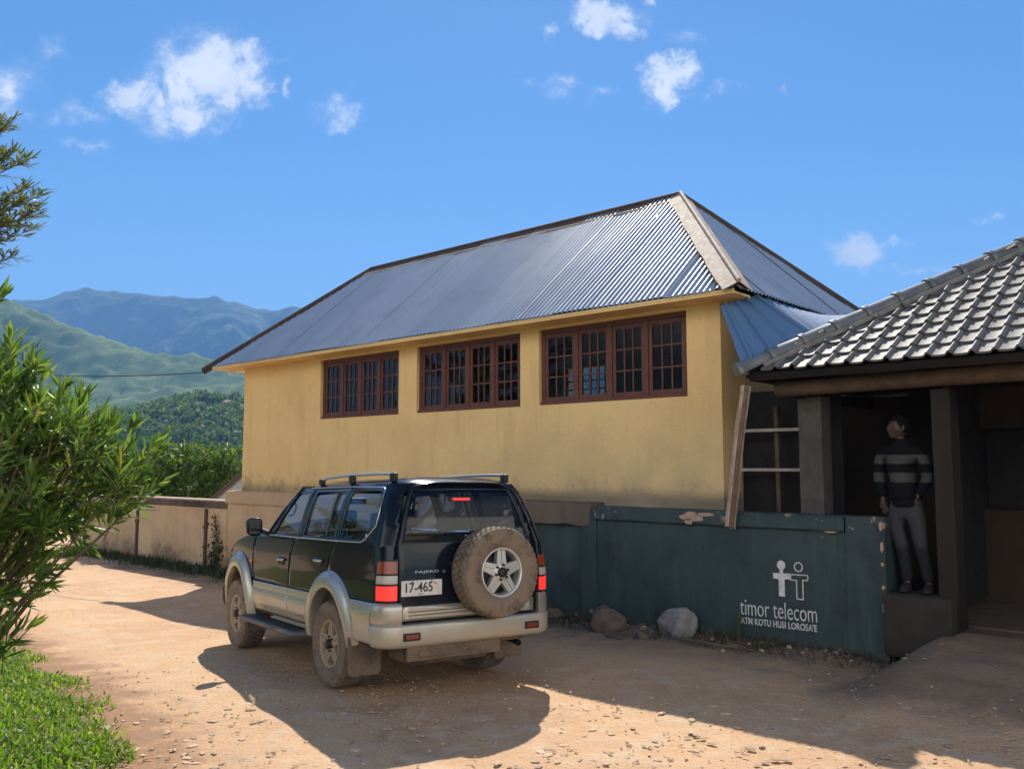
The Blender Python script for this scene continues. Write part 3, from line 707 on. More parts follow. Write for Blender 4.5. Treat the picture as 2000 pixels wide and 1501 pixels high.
# ------------------------------------------------------------------ walls along the road
gw = thing('green_wall', 'low dark green painted wall with white lettering and a two-figure emblem', 'wall', BF, (-2.4, .15, 0))
def build_green_wall():
    mb = MB()
    mb.box(-6.6, -3.86, .05, .30, -.4, 1.20, .01)
    part('recessed_panel', mb, green, gw)
    mb = MB()
    # slightly battered front panel
    def pan(x0, x1, t0, zt, name, batter=.0, mat=green):
        b = MB(); n = 24; m = 10
        def fn(u, v):
            x = lerp(x0, x1, u); z = lerp(-.35, zt, v)
            return Vector((x, t0-batter*(1-v)**2+.008*noise.noise(Vector((x*1.8, z*1.8, 7)))-.02*max(0, .25-z), z))
        b.grid(fn, [i/n for i in range(n+1)], [j/m for j in range(m+1)])
        b.grid(lambda u, v: Vector((lerp(x0, x1, u), lerp(fn(u, 1).y, .298, v), zt)), [i/n for i in range(n+1)], [0, 1])
        for u in (0, 1): b.grid(lambda a, v: Vector((lerp(x0, x1, u), lerp(fn(u, v).y, .298, a), lerp(-.35, zt, v))), [0, 1], [j/m for j in range(m+1)])
        b.grid(lambda u, v: Vector((lerp(x0, x1, u), .298, lerp(-.35, zt, v))), [0, 1], [0, 1])
        return part(name, b, mat, gw)
    pan(-3.62, -.40, .0, 1.285, 'panel')
    pan(-.40, .0, -.022, 1.445, 'end_pier', .03)
    pan(-3.86, -3.62, -.018, 1.40, 'pilaster')
    mb = MB(); n = 40
    prof = [(-.045, 1.287), (-.05, 1.30), (-.05, 1.425), (-.03, 1.445), (.30, 1.447), (.30, 1.287)]
    def fn(u, v):
        p = prof[int(v)]; x = lerp(-3.62, -.402, u); return Vector((x, p[0]+.006*noise.noise(Vector((x*3, v, 1))), p[1]+.007*noise.noise(Vector((x*2.5, v*2, 4)))))
    mb.grid(fn, [i/n for i in range(n+1)], list(range(6)), smooth=False); mb.grid(lambda u, v: Vector((lerp(-3.62, -.402, u), lerp(-.045, .30, v), 1.287)), [0, 1], [0, 1])
    part('coping', mb, green, gw)
    mb = MB(); n = 40
    prof2 = [(-.03, 1.20), (-.035, 1.24), (-.03, 1.46), (.0, 1.485), (.31, 1.49), (.31, 1.20)]
    def fn2(u, v):
        p = prof2[int(v)]; x = lerp(-6.6, -3.72, u); return Vector((x, p[0]+.018*noise.noise(Vector((x*4, v*1.3, 1))), p[1]+(.02 if v < 2 else .012)*noise.noise(Vector((x*3.5, v*2, 4)))))
    mb.grid(fn2, [i/n for i in range(n+1)], list(range(6)), smooth=False)
    mb.grid(lambda u, v: Vector((lerp(-6.6, -3.72, u), lerp(-.03, .31, v), 1.20)), [0, 1], [0, 1])
    for u in (0, 1): mb.add([fn2(u, v) for v in range(6)], [tuple(range(6))])
    part('bare_ledge', mb, oldstone, gw)
    # paint that has come off the coping, with the pinkish plaster showing
    patch = pbr('bare pinkish plaster', (.44, .30, .225), .9, var=(.36, .24, .18), vscale=30, bump=.3)
    mb = MB()
    def blob(cx, cz, rx, rz, seed, t=-.0535):
        pts = []
        for k in range(22):
            a = 2*PI*k/22; r = 1+.45*noise.noise(Vector((math.cos(a)*1.7+seed, math.sin(a)*1.7, seed)))
            pts.append((cx+rx*r*math.cos(a), cz+rz*r*math.sin(a)))
        mb.prism(pts, lambda x, z, d: (x, d, z), t, t+.012)
    blob(-2.20, 1.375, .15, .05, 1.3, -.056); blob(-2.24, 1.32, .055, .035, 4.2, -.056); blob(-2.02, 1.405, .12, .02, 8.2, -.056)
    for cz, rz in ((1.36, .045), (1.15, .05), (.98, .02), (.55, .06), (.75, .02)): blob(-.03, cz, .016, rz, cz*7, -.043)
    blob(-.55, 1.275, .07, .008, 5, -.053)
    part('bare_patch', mb, patch, gw)
    white = pbr('white sign paint', (.72, .72, .70), .6, var=(.5, .5, .5), vscale=18)
    def put(mb, x, z, name, t=-.0125, tilt=0.0):
        R = Matrix(((1, 0, 0, x), (0, 0, -1, t), (0, 1, 0, z), (0, 0, 0, 1)))
        mb.xf(R @ Matrix.Rotation(tilt, 4, 'Z')); return part(name, mb, white, gw)
    put(text_mb('timor telecom', .885, .178, .006, -.006), -1.62, .310, 'lettering', tilt=.012)
    put(text_mb("ATM KOTU HUSI LOROSA'E", .878, .075, .006, .014, 1.02), -1.617, .212, 'lettering', tilt=.014)
    # emblem: a solid figure and an outlined figure, each a T with a round head, arms touching
    em = MB(); n = 28
    def disc(cx, cy, r): em.prism([(cx+r*math.cos(2*PI*k/n), cy+r*1.05*math.sin(2*PI*k/n)) for k in range(n)], lambda x, y, d: (x, y, d), .003, -.003)
    def ring(cx, cy, r, w):
        for k in range(n):
            a0, a1 = 2*PI*k/n, 2*PI*(k+1)/n
            q = [(cx+rr*math.cos(a), cy+rr*1.05*math.sin(a)) for rr, a in ((r, a0), (r, a1), (r-w, a1), (r-w, a0))]
            em.prism(q, lambda x, y, d: (x, y, d), .003, -.003)
    def line(pts, w):
        for a, b in zip(pts, pts[1:]+pts[:1]):
            a = Vector(a); b = Vector(b); d = (b-a).normalized(); p = Vector((-d.y, d.x))*w/2; e = d*w/2
            em.prism([tuple(a-e+p), tuple(b+e+p), tuple(b+e-p), tuple(a-e-p)], lambda x, y, dd: (x, y, dd), .003+random.uniform(0, .0004), -.003)
    disc(.095, .345, .048)
    em.prism([(.0, .255), (.19, .262), (.19, .20), (.13, .198), (.13, .01), (.062, .013), (.062, .193), (.0, .195)], lambda x, y, d: (x, y, d), .003, -.003)
    em.prism([(.075, .30), (.115, .30), (.115, .262), (.075, .26)], lambda x, y, d: (x, y, d), .0031, -.003)
    ring(.29, .34, .05, .011)
    line([(.20, .254), (.385, .258), (.395, .235), (.385, .205), (.335, .203), (.335, .0), (.265, .003), (.265, .196), (.20, .197)], .011)
    put(em, -1.215, .545, 'emblem')
build_green_wall()

pw = thing('plinth_wall', 'beige plastered plinth wall with a thick ledge below the yellow house', 'wall', BF, (-9.75, .15, 0))
def build_plinth():
    mb = MB().box(-12.80, -6.602, .02, .30, -.5, 1.24, .012); part('panel', mb, beige, pw)
    mb = MB(); n = 40; prof = [(-.015, 1.24), (-.02, 1.26), (-.02, 1.47), (0, 1.485), (.36, 1.487), (.36, 1.24)]
    def fn(u, v):
        p = prof[int(v)]; x = lerp(-12.83, -6.602, u); return Vector((x, p[0]+.008*noise.noise(Vector((x*3, v, 1))), p[1]+.008*noise.noise(Vector((x*2.5, v*2, 4)))))
    mb.grid(fn, [i/n for i in range(n+1)], list(range(6)), smooth=False); mb.grid(lambda u, v: Vector((lerp(-12.83, -6.602, u), lerp(-.015, .36, v), 1.24)), [0, 1], [0, 1])
    for u in (0, 1): mb.add([fn(u, v) for v in range(6)], [tuple(range(6))])
    part('ledge', mb, beige, pw)
build_plinth()
bw = thing('boundary_wall', 'beige plastered boundary wall with dark rusty posts and a thin flat coping', 'wall', BF, (-16.3, .15, 0))
def build_boundary():
    mb = MB()
    mb.box(-17.0, -12.835, .03, .24, -.6, 1.255, .012); mb.box(-19.9, -17.0, .05, .26, -.6, 1.16, .012)
    part('panel', mb, beige, bw)
    mb = MB(); mb.box(-17.02, -12.832, -.02, .28, 1.256, 1.292, .008); mb.box(-19.95, -17.03, .0, .30, 1.162, 1.19, .008); part('coping', mb, palecap, bw)
    mb = MB(); mb.box(-16.95, -12.84, .012, .05, 1.12, 1.254, .01); part('band', mb, oldstone, bw)
    for x in (-13.62, -16.75, -19.7):
        mb = MB(); mb.box(x-.035, x+.035, -.02, .035, -.5, 1.10, .008); mb.box(x-.05, x+.05, -.035, .035, .70, .76, .006); part('post', mb, rustdark, bw)
build_boundary()

shed = thing('shed', 'pale shed with a brown-edged roof rising behind the beige wall', 'shed', BF, (-14.1, 2.1, 0))
def build_shed():
    pale = pbr('pale shed wall', (.60, .60, .60), .7, var=(.46, .46, .47), vscale=4, bump=.1)
    mb = MB(); gx = -18.9; xr = -16.0
    gx, xr = -15.26, -13.0
    poly = [(gx, -.6), (xr, -.6), (xr, 2.18), (gx, 1.15)]
    mb.prism(poly, lambda x, z, d: (x, d, z), 1.02, 3.2); part('wall', mb, pale, shed)
    mb = MB()
    mb.beam((gx-.15, 2.1, 1.11), (xr+.1, 2.1, 2.26), 2.3, .03)
    roof = part('roof', mb, zinc, shed)
    mb = MB(); mb.beam((gx-.17, .93, 1.10), (xr+.1, .93, 2.26), .04, .055); part('bargeboard', mb, pbr('brown bargeboard', (.17, .09, .065), .7, var=(.1, .06, .05)), roof)
build_shed()

# ------------------------------------------------------------------ tiled shelter on the right
sh = thing('tiled_shelter', 'open-fronted shelter under a dark tiled hip roof right of the yellow house', 'building', BF, (1.5, 1.2, 0))
def tile_mat():
    m, nt, b = new_mat('grey concrete roof tile')
    g = N(nt, 'ShaderNodeNewGeometry'); pos = g.outputs['Position']; r = g.outputs['Random Per Island']
    n1 = noise_n(nt, pos, 6, 6, .65); n2 = noise_n(nt, pos, 60, 4, .7)
    c = N(nt, 'ShaderNodeHueSaturation', {'Value': M(nt, 'MULTIPLY_ADD', r, .5, .75), 'Color': (.125, .121, .117, 1)}).outputs[0]
    c = mixc(nt, M(nt, 'MULTIPLY', sstep(nt, n1, .5, .72), .5), c, (.165, .152, .132))
    c = mixc(nt, M(nt, 'MULTIPLY', sstep(nt, n2, .55, .72), .5), c, (.045, .044, .04))
    nt.links.new(c, b.inputs['Base Color']); nt.links.new(M(nt, 'MULTIPLY_ADD', n1, .3, .46), b.inputs['Roughness']); setp(b, Specular_IOR_Level=.5)
    bp = N(nt, 'ShaderNodeBump', {'Strength': .2, 'Distance': .006, 'Height': n2}); nt.links.new(bp.outputs[0], b.inputs['Normal'])
    return m
tiles = tile_mat()
def build_shelter():
    cx, ct, cz = -1.29, -.40, 2.975; sl = .625; A = 3.6; XE = 7.5
    L = math.hypot(1, sl); up = Vector((0, 1/L, sl/L)); nrm = Vector((0, -sl/L, 1/L))
    per = .192; ex = .262; nc = int(A*L/ex)
    def prof(u):  # one roman tile: flat pan and a round roll at its right edge
        w = u-math.floor(u)
        if w < .66: return .010*(w/.66-.5)**2*2
        return .005+.034*math.sin(PI*(w-.66)/.34)
    us = [0, .17, .34, .5, .63, .67, .72, .78, .83, .88, .93, .97, 1.0]
    def tile_field(mb, org, ax, upv, nv, xmax, inside):
        ncol = int(xmax/per)
        for j in range(nc+1):
            d0 = j*ex-.012; d1 = d0+ex+.05
            for i in range(-2, ncol):
                x0 = i*per
                if not inside(x0+per*.5, d0+ex*.4): continue
                lift = .030+random.uniform(-.004, .006); dx = random.uniform(-.006, .006); dd = random.uniform(-.010, .010)
                rows = [(d0+dd, lift), (d0+.13, lift*.6), (d1, 0.0)]
                P = []
                for dd_, lf in rows:
                    for u in us: P.append(org+ax*(x0+u*per+dx)+upv*dd_+nv*(prof(u if u < 1 else .9999)+lf))
                n = len(us)
                for u in us: P.append(org+ax*(x0+u*per+dx)+upv*(d0+dd+.004)+nv*(prof(u if u < 1 else .9999)+lift-.024))
                fs = [(r*n+k, r*n+k+1, (r+1)*n+k+1, (r+1)*n+k) for r in range(2) for k in range(n-1)]
                fs += [(k, 3*n+k, 3*n+k+1, k+1) for k in range(n-1)]
                mb.add(P, fs, 0, False)
    mb = MB()
    org = Vector((cx, ct, cz))
    tile_field(mb, org, Vector((1, 0, 0)), up, nrm, XE-cx, lambda x, d: x > d/L+.03 and x < XE-cx-d/L)
    upl = Vector((1/L, 0, sl/L)); nl = Vector((-sl/L, 0, 1/L))
    tile_field(mb, Vector((cx, ct+A*2, cz)), Vector((0, -1, 0)), upl, nl, A*2, lambda x, d: x < 2*A-d/L-.03 and x > d/L)
    upb = Vector((0, -1/L, sl/L)); nb = Vector((0, sl/L, 1/L))
    roof = part('roof', mb, tiles, sh, fixn=False)
    mb = MB()   # rear slope and the boarding under the tiles
    for (p, q, r_, s) in ((Vector((cx, ct+.02, cz-.03)), Vector((XE, ct+.02, cz-.03)), Vector((XE-A, ct+A, cz+sl*A-.03)), Vector((cx+A, ct+A, cz+sl*A-.03))),
                          (Vector((cx, ct+2*A, cz)), Vector((XE, ct+2*A, cz)), Vector((XE-A, ct+A, cz+sl*A-.01)), Vector((cx+A, ct+A, cz+sl*A-.01))),
                          (Vector((cx+.02, ct, cz-.03)), Vector((cx+.02, ct+2*A, cz-.03)), Vector((cx+A, ct+A, cz+sl*A-.03)), Vector((cx+A, ct+A, cz+sl*A-.03)))):
        o = Vector((0, 0, -.03)); mb.add([p, q, r_, s, p+o, q+o, r_+o, s+o], [(0, 1, 2, 3), (7, 6, 5, 4), (0, 4, 5, 1)])
    part('boarding', mb, darktimber, sh, fixn=False)
    # hip tiles: half-round pieces with raised collars
    hip = pbr('blue grey hip tile', (.115, .125, .135), .45, var=(.17, .175, .175), vscale=6, bump=.15, spec=.6, island=.25)
    mb = MB(); a = Vector((cx-.06, ct-.06, cz+.02)); b = Vector((cx+A, ct+A, cz+sl*A+.04)); d = (b-a); Lh = d.length; d.normalize()
    side = Vector((1, -1, 0)).normalized(); upn = side.cross(d) if side.cross(d).z > 0 else -side.cross(d)
    step = .395; k = 0; s0 = 0
    while s0 < Lh:
        s1 = min(s0+step+.03, Lh)
        R = [(s0-.01, .112), (s0+.045, .112), (s0+.05, .097), (s1-.01, .088)]
        n = 12; P = []
        for s, r_ in R:
            for q in range(n+1):
                an = PI*(-.12+1.24*q/n); P.append(a+d*s+side*math.cos(an)*r_+upn*(math.sin(an)*r_*.92-.01))
        fs = [(i*(n+1)+q, i*(n+1)+q+1, (i+1)*(n+1)+q+1, (i+1)*(n+1)+q) for i in range(3) for q in range(n)]
        mb.add(P, fs, 0, True); mb.add([P[q] for q in range(n+1)], [tuple(range(n+1))])
        s0 += step
    mb.tube([(cx+A, ct+A, cz+sl*A+.06), (XE-A, ct+A, cz+sl*A+.06)], .11, 10)
    part('hip_cap', mb, hip, roof, fixn=False)
    mb = MB()  # mortar bedding strips along the hip
    mb.beam(a+side*.13-upn*.055+d*.25, b+side*.13-upn*.055, .05, .05); mb.beam(a-side*.13-upn*.055+d*.25, b-side*.13-upn*.055, .05, .05)
    part('mortar_strip', mb, pbr('hip mortar', (.22, .215, .21), .85, var=(.13, .13, .13), bump=.3), roof)
    # fascia, beam, pillars
    mb = MB(); mb.box(cx+.03, XE, ct+.03, ct+.07, cz-.09, cz-.008, .004); mb.box(cx+.03, cx+.07, ct+.072, ct+6.9, cz-.09, cz-.008, .004); part('fascia', mb, darktimber, sh)
    mb = MB(); n = 20
    def log(u, v):
        x = lerp(-1.1, 6.8, u); an = 2*PI*v; r_ = .092+.008*noise.noise(Vector((x*.9, v*3, 2))); return Vector((x, -.02+r_*1.1*math.cos(an), 2.822+.012*math.sin(x*1.4)+r_*math.sin(an)))
    mb.grid(log, [i/40 for i in range(41)], [i/12 for i in range(13)]); part('beam', mb, timber, sh)
    mb = MB(); mb.box(-1.12, 6.8, .06, 2.2, 2.876, 2.90); mb.box(-.98, -.86, .12, 2.2, 2.70, 2.80, .004); part('ceiling', mb, darktimber, sh)
    mb = MB(); n = 14
    def pil(mb, x0, x1, t0, t1, z0, z1, seed, bulge=.0):
        rows = [lerp(z0, z1, j/n) for j in range(n+1)]
        loop = [(x0, t0), (lerp(x0, x1, .5), t0), (x1, t0), (x1, t1), (x0, t1)]
        def fn(u, v):
            i = int(u) % 5; x, t = loop[i]; z = rows[int(v)]
            return Vector((x+.010*noise.noise(Vector((i*3.1+seed, z*2, 1))), t+.010*noise.noise(Vector((i*2.1, z*2, seed)))-bulge*max(0, .9-z), z))
        mb.grid(fn, list(range(6)), list(range(n+1)), smooth=False)
    pil(mb, -.95, -.69, .16, .41, .3, 2.72, 3); part('pillar', mb, greydark, sh)
    mb = MB(); pil(mb, .465, .635, .06, .34, .1, 2.72, 9, .03); part('pillar', mb, browncol, sh)
    # rear wall with a doorway, a dark window and a gap under the ceiling
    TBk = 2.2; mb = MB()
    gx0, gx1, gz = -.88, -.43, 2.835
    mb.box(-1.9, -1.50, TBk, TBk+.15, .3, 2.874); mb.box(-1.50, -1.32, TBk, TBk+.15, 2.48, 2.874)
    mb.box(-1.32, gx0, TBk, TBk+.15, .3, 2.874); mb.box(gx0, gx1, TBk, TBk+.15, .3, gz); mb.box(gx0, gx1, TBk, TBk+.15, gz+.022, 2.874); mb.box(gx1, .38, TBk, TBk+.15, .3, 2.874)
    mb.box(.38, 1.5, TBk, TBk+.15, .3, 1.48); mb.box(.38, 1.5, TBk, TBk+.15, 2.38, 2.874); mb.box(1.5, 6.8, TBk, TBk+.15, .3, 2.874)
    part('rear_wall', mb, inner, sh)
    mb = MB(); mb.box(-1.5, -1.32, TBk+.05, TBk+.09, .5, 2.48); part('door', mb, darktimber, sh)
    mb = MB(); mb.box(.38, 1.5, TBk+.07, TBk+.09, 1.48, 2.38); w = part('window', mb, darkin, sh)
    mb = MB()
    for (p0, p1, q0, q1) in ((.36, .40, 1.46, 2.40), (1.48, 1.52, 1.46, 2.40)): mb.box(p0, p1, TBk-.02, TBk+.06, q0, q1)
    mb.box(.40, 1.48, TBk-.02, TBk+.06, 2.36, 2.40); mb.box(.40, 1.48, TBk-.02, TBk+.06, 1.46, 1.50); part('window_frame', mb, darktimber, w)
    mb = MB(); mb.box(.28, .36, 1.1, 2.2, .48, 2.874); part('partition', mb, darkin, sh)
    mb = MB(); mb.box(-1.95, 6.8, .42, TBk, .1, .40); mb.box(.05, 6.8, .1, .42, .1, .38, .01); part('floor', mb, pbr('trodden earth floor', (.11, .078, .058), .95, var=(.07, .05, .04), vscale=6, bump=.4), sh)
    mb = MB(); n = 16
    def stp(u, v):
        return None
    mb.box(-.02, .62, -.12, .42, .1, .70, .035); part('step', mb, pbr('worn earth-stained step', (.038, .029, .023), .95, var=(.024, .019, .016), vscale=4, bump=.6, bscale=22), sh)
    mb = MB(); mb.box(6.6, 6.8, .1, TBk, .3, 2.874); part('side_wall', mb, inner, sh)
build_shelter()

# blue sheets bridging the gap between the two roofs
def ribbed_sheet(name, label, U0, U1, L0, L1, prof, n, group=None, sag=.0):
    U0, U1, L0, L1 = map(Vector, (U0, U1, L0, L1)); mb = MB()
    nv = ((L0-U0).cross(U1-U0)).normalized()
    if nv.y > 0: nv = -nv
    us = [i/n for i in range(n+1)]; vs = [j/8 for j in range(9)]
    f = lambda u, v: U0.lerp(U1, u).lerp(L0.lerp(L1, u), v)+nv*(prof(u)+.012*noise.noise(Vector((u*4, v*3, 2)))-sag*math.sin(PI*v))
    mb.grid(f, us, vs, smooth=False)
    mb.grid(lambda u, v: f(u, v)-nv*.003, us, vs, smooth=False)
    return single(name, mb, bluesheet, label, 'roof sheet', BF, tuple(L0), group, fixn=False)
def trap(u, k=4.0, h=.034):
    w = (u*k) % 1; return h*max(0, min(1, (.12-abs(w-.5))/.05))
ribbed_sheet('roof_sheet', 'broad ribbed blue metal sheet hanging between the two roofs', (-1.80, .02, 3.84), (-1.545, .42, 3.985), (-1.33, -.36, 3.02), (-.70, .22, 3.36), lambda u: trap(u, 3.6), 60, 'blue sheets between the roofs')
ribbed_sheet('roof_sheet', 'narrow corrugated blue metal sheet tucked under the zinc eave', (-1.56, .62, 4.00), (-1.56, 2.6, 3.96), (-.74, .24, 3.32), (-.22, .72, 3.68), lambda u: .013*math.cos(2*PI*u*9), 80, 'blue sheets between the roofs')

# rain trough leaning from the roof corner down to the wall
def build_trough():
    a = Vector((-1.27, -.40, 2.83)); b = Vector((-1.675, -.085, 1.27)); d = (b-a).normalized()
    side = Vector((1, 0, 0)); side = (side-d*side.dot(d)).normalized(); nv = d.cross(side)
    if nv.y > 0: nv = -nv
    prof = [(-.052, .045), (-.046, .0), (.046, 0), (.052, .045)]
    root = thing('rain_trough', 'leaning white-edged metal rain trough with rust down its middle', 'gutter', BF, tuple(b))
    def sheet(pr, off):
        mb = MB(); n = 18
        def f(u, v):
            p = pr[int(v)]; c = a.lerp(b, u)+nv*(.018*math.sin(u*4))+side*(.008*noise.noise(Vector((u*5, 0, 3))))
            w = 1+.25*noise.noise(Vector((u*6, v, 9)))
            return c+side*p[0]*(1.0+.12*u)+nv*(p[1]*w+off)
        mb.grid(f, [i/n for i in range(n+1)], list(range(len(pr))), smooth=False); mb.grid(lambda u, v: f(u, v)-nv*.003, [i/n for i in range(n+1)], list(range(len(pr))), smooth=False); return mb
    part('channel', sheet(prof, 0), pbr('white chalky metal', (.60, .56, .52), .6, var=(.42, .36, .31), vscale=9, bump=.2), root, fixn=False)
    part('rust_bed', sheet([(-.028, .0), (.0, .001), (.03, .0)], .004), pbr('rust brown sediment', (.24, .145, .085), .9, var=(.15, .09, .055), vscale=14, bump=.4), root, fixn=False)
build_trough()
# timber rack in the dark gap beside the pillar
rack = thing('timber_rack', 'rough timber rack with two planks in the dark gap beside the pillar', 'rack', BF, (-1.45, .7, 1.4))
mb = MB(); mb.beam((-1.40, .62, .6), (-1.42, .62, 2.66), .085, .05); part('upright', mb, timber, rack)
mb = MB(); mb.beam((-1.17, .75, .6), (-1.18, .75, 2.66), .09, .05); part('upright', mb, timber, rack)
for z, x0 in ((2.385, -1.95), (1.92, -1.93)):
    mb = MB(); mb.box(x0, -.98, .52, .60, z-.018, z+.018, .004); part('plank', mb, pbr('grey plank', (.42, .38, .33), .8, var=(.3, .26, .22), vscale=9), rack)
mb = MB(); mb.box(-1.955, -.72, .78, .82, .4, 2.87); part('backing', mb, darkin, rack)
# ------------------------------------------------------------------ the four-wheel drive
WZ = [.40, .55, .75, 1.0, 1.28, 1.45, 1.60, 1.72, 1.80]; WX = [.81, .835, .85, .85, .835, .79, .745, .70, .645]
YZ = [.4, .60, 1.0, 1.28, 1.50, 1.70, 1.82]; YY = [-1.0, -1.02, -1.03, -1.0, -.95, -.88, -.82]
RC = .13
def wid(y, z):
    w = interp(z, WZ, WX)
    if y > 2.1: w -= .055*((y-2.1)/1.3)**2
    if y > 3.12: w -= .16*((y-3.12)/.3)**2
    return w
def yrear(z): return interp(z, YZ, YY)
def side_pt(a, z, off=0.0, sgn=-1):
    """point on the body skin: a is the distance along the flank, running round the rear corner"""
    yr = yrear(z); d = a-(yr+RC)
    if d >= 0: return Vector((sgn*(wid(a, z)+off), a, z))
    an = min(PI/2, -d/RC); w = wid(yr+RC, z); r = RC+off
    return Vector((sgn*(w-RC+r*math.cos(an)), yr+RC-r*math.sin(an), z))
def a_end(z): return yrear(z)+RC-PI/2*RC
def rear_pt(x, z, off=0.0): return Vector((x, yrear(z)+.022*(x/.7)**2*0-off, z))
def surf_panel(loops, fn, step=.07, depth=.012, mb=None, flip=False):
    """flat outline (with holes) cut into a fine mesh and laid on the skin; edges turn inward by depth"""
    bm = bmesh.new(); L = [[Vector((a, b, 0)) for a, b in lp] for lp in loops]
    flat = [p for lp in L for p in lp]
    vs = [bm.verts.new(p) for p in flat]
    for t in tessellate_polygon(L):
        try: bm.faces.new([vs[i] for i in t])
        except ValueError: pass
    ax = [p.x for p in flat]; bx = [p.y for p in flat]
    for lo, hi, no in ((min(ax), max(ax), (1, 0, 0)), (min(bx), max(bx), (0, 1, 0))):
        k = math.ceil(lo/step+1e-6)
        while k*step < hi-1e-4:
            co = Vector(no)*k*step
            bmesh.ops.bisect_plane(bm, geom=bm.verts[:]+bm.edges[:]+bm.faces[:], plane_co=co, plane_no=no, dist=1e-5); k += 1
    bmesh.ops.recalc_face_normals(bm, faces=bm.faces)
    bm.verts.index_update()
    mb = mb or MB()
    P = [(v.co.x, v.co.y) for v in bm.verts]; n = len(P)
    fs = [[v.index for v in f.verts] for f in bm.faces]
    V = [fn(a, b, 0.0) for a, b in P]+[fn(a, b, -depth) for a, b in P]
    be = [(e.verts[0].index, e.verts[1].index) for e in bm.edges if len(e.link_faces) == 1]
    o = len(mb.v)
    mb.add(V, fs, 0, True)
    for (i, j) in be: mb.f.append((o+i, o+j, o+j+n, o+i+n)); mb.m.append(0); mb.smooth.append(False)
    bm.free(); return mb
def car_paint(name, col, metal, rough, dust, zlo, zhi, coat=1.0, damt=.75):
    m, nt, b = new_mat(name)
    tc = N(nt, 'ShaderNodeTexCoord'); pos = tc.outputs['Object']
    z = N(nt, 'ShaderNodeSeparateXYZ', {0: pos}).outputs[2]
    n1 = noise_n(nt, pos, 4, 6, .65); n2 = noise_n(nt, pos, 45, 4, .7)
    h = N(nt, 'ShaderNodeMapRange', {0: z, 1: zlo, 2: zhi, 3: 1.0, 4: 0.0}).outputs[0]
    f = sstep(nt, M(nt, 'ADD', h, M(nt, 'MULTIPLY', M(nt, 'SUBTRACT', n1, .5), .9)), .2, 1.0)
    f = M(nt, 'MULTIPLY', M(nt, 'MULTIPLY_ADD', n2, .35, f), damt, clamp=True)
    c = mixc(nt, f, col, dust); nt.links.new(c, b.inputs['Base Color'])
    nt.links.new(M(nt, 'MULTIPLY', M(nt, 'SUBTRACT', 1.0, f), metal), b.inputs['Metallic'])
    nt.links.new(M(nt, 'MULTIPLY_ADD', f, .5, rough), b.inputs['Roughness'])
    nt.links.new(M(nt, 'MULTIPLY', M(nt, 'SUBTRACT', 1.0, f, clamp=True), coat), b.inputs['Coat Weight']); setp(b, Coat_Roughness=.05)
    return m
DUST = (.36, .25, .165)
paint_dark = car_paint('black green car paint', (.004, .008, .015), .0, .2, DUST, .3, .8, .42, .03)
paint_dark.node_tree.nodes['Principled BSDF'].inputs['Specular IOR Level'].default_value = .12
paint_silver = car_paint('silver champagne car paint', (.46, .455, .395), .75, .32, (.42, .31, .215), .3, .85, .8, .8)
black_trim = pbr('black car trim', (.015, .015, .016), .5, spec=.4)
rubber = None
def dusty(name, col, dust, rough, scale, metal=0.0, lo=.4, hi=.62, amt=.85, bump=.0):
    m, nt, b = new_mat(name)
    pos = N(nt, 'ShaderNodeTexCoord').outputs['Object']
    n1 = noise_n(nt, pos, scale, 6, .65); n2 = noise_n(nt, pos, scale*9, 4, .7)
    f = M(nt, 'MULTIPLY', sstep(nt, M(nt, 'MULTIPLY_ADD', n2, .35, M(nt, 'MULTIPLY', n1, .8)), lo, hi), amt)
    nt.links.new(mixc(nt, f, col, dust), b.inputs['Base Color']); nt.links.new(M(nt, 'MULTIPLY_ADD', f, .4, rough, clamp=True), b.inputs['Roughness'])
    nt.links.new(M(nt, 'MULTIPLY', M(nt, 'SUBTRACT', 1.0, f), metal), b.inputs['Metallic'])
    if bump: nt.links.new(N(nt, 'ShaderNodeBump', {'Strength': bump, 'Distance': .004, 'Height': n2}).outputs[0], b.inputs['Normal'])
    return m
rubber = dusty('dusty tyre rubber', (.030, .028, .026), (.235, .175, .128), .8, 9, lo=.32, hi=.62, amt=.85, bump=.4)
alloy = dusty('dusty alloy', (.42, .40, .36), (.36, .255, .165), .4, 8, .6, .25, .60, .92)
alloy_clean = dusty('worn alloy', (.56, .56, .55), (.45, .36, .27), .34, 8, .7, .5, .8, .55)
chrome = pbr('satin metal', (.62, .62, .62), .3, metal=.9)
steprub = dusty('dark step rubber', (.05, .052, .056), (.24, .18, .13), .55, 5, 0, .5, .8, .6)
flapmat = dusty('muddy rubber flap', (.09, .07, .055), (.26, .185, .13), .8, 7, 0, .35, .7, .8)
undermat = dusty('muddy underside', (.03, .026, .023), (.19, .13, .085), .85, 4, 0, .38, .7, .8)
seatmat = pbr('grey seat cloth', (.045, .05, .06), .9, var=(.03, .033, .04), vscale=10)
carglass = glass_mat('tinted car glass', (.86, .90, .89), .0, 1.5, .8)
reardark = glass_mat('dark tinted car glass', (.66, .70, .69), .0, 1.5, .9)
def lens_mat(name, col, emit, rough=.12, scale=160):
    m, nt, b = new_mat(name); pos = N(nt, 'ShaderNodeTexCoord').outputs['Object']
    w = N(nt, 'ShaderNodeTexVoronoi', {'Vector': pos, 'Scale': scale}).outputs['Distance']
    nt.links.new(mixc(nt, sstep(nt, w, .1, .6), tuple(x*.6 for x in col), col), b.inputs['Base Color']); setp(b, Roughness=rough+.1, Coat_Weight=.35, Emission_Color=col, Emission_Strength=emit)
    return m
red_on = lens_mat('lit red lens', (.80, .035, .03), .50); red_off = lens_mat('dark red lens', (.23, .03, .02), 0.0); amber = lens_mat('amber lens', (.22, .04, .012), .06); clear = lens_mat('clear lens', (.48, .43, .38), 0)
platew = pbr('white plate', (.72, .71, .69), .45, var=(.6, .57, .53), vscale=20)
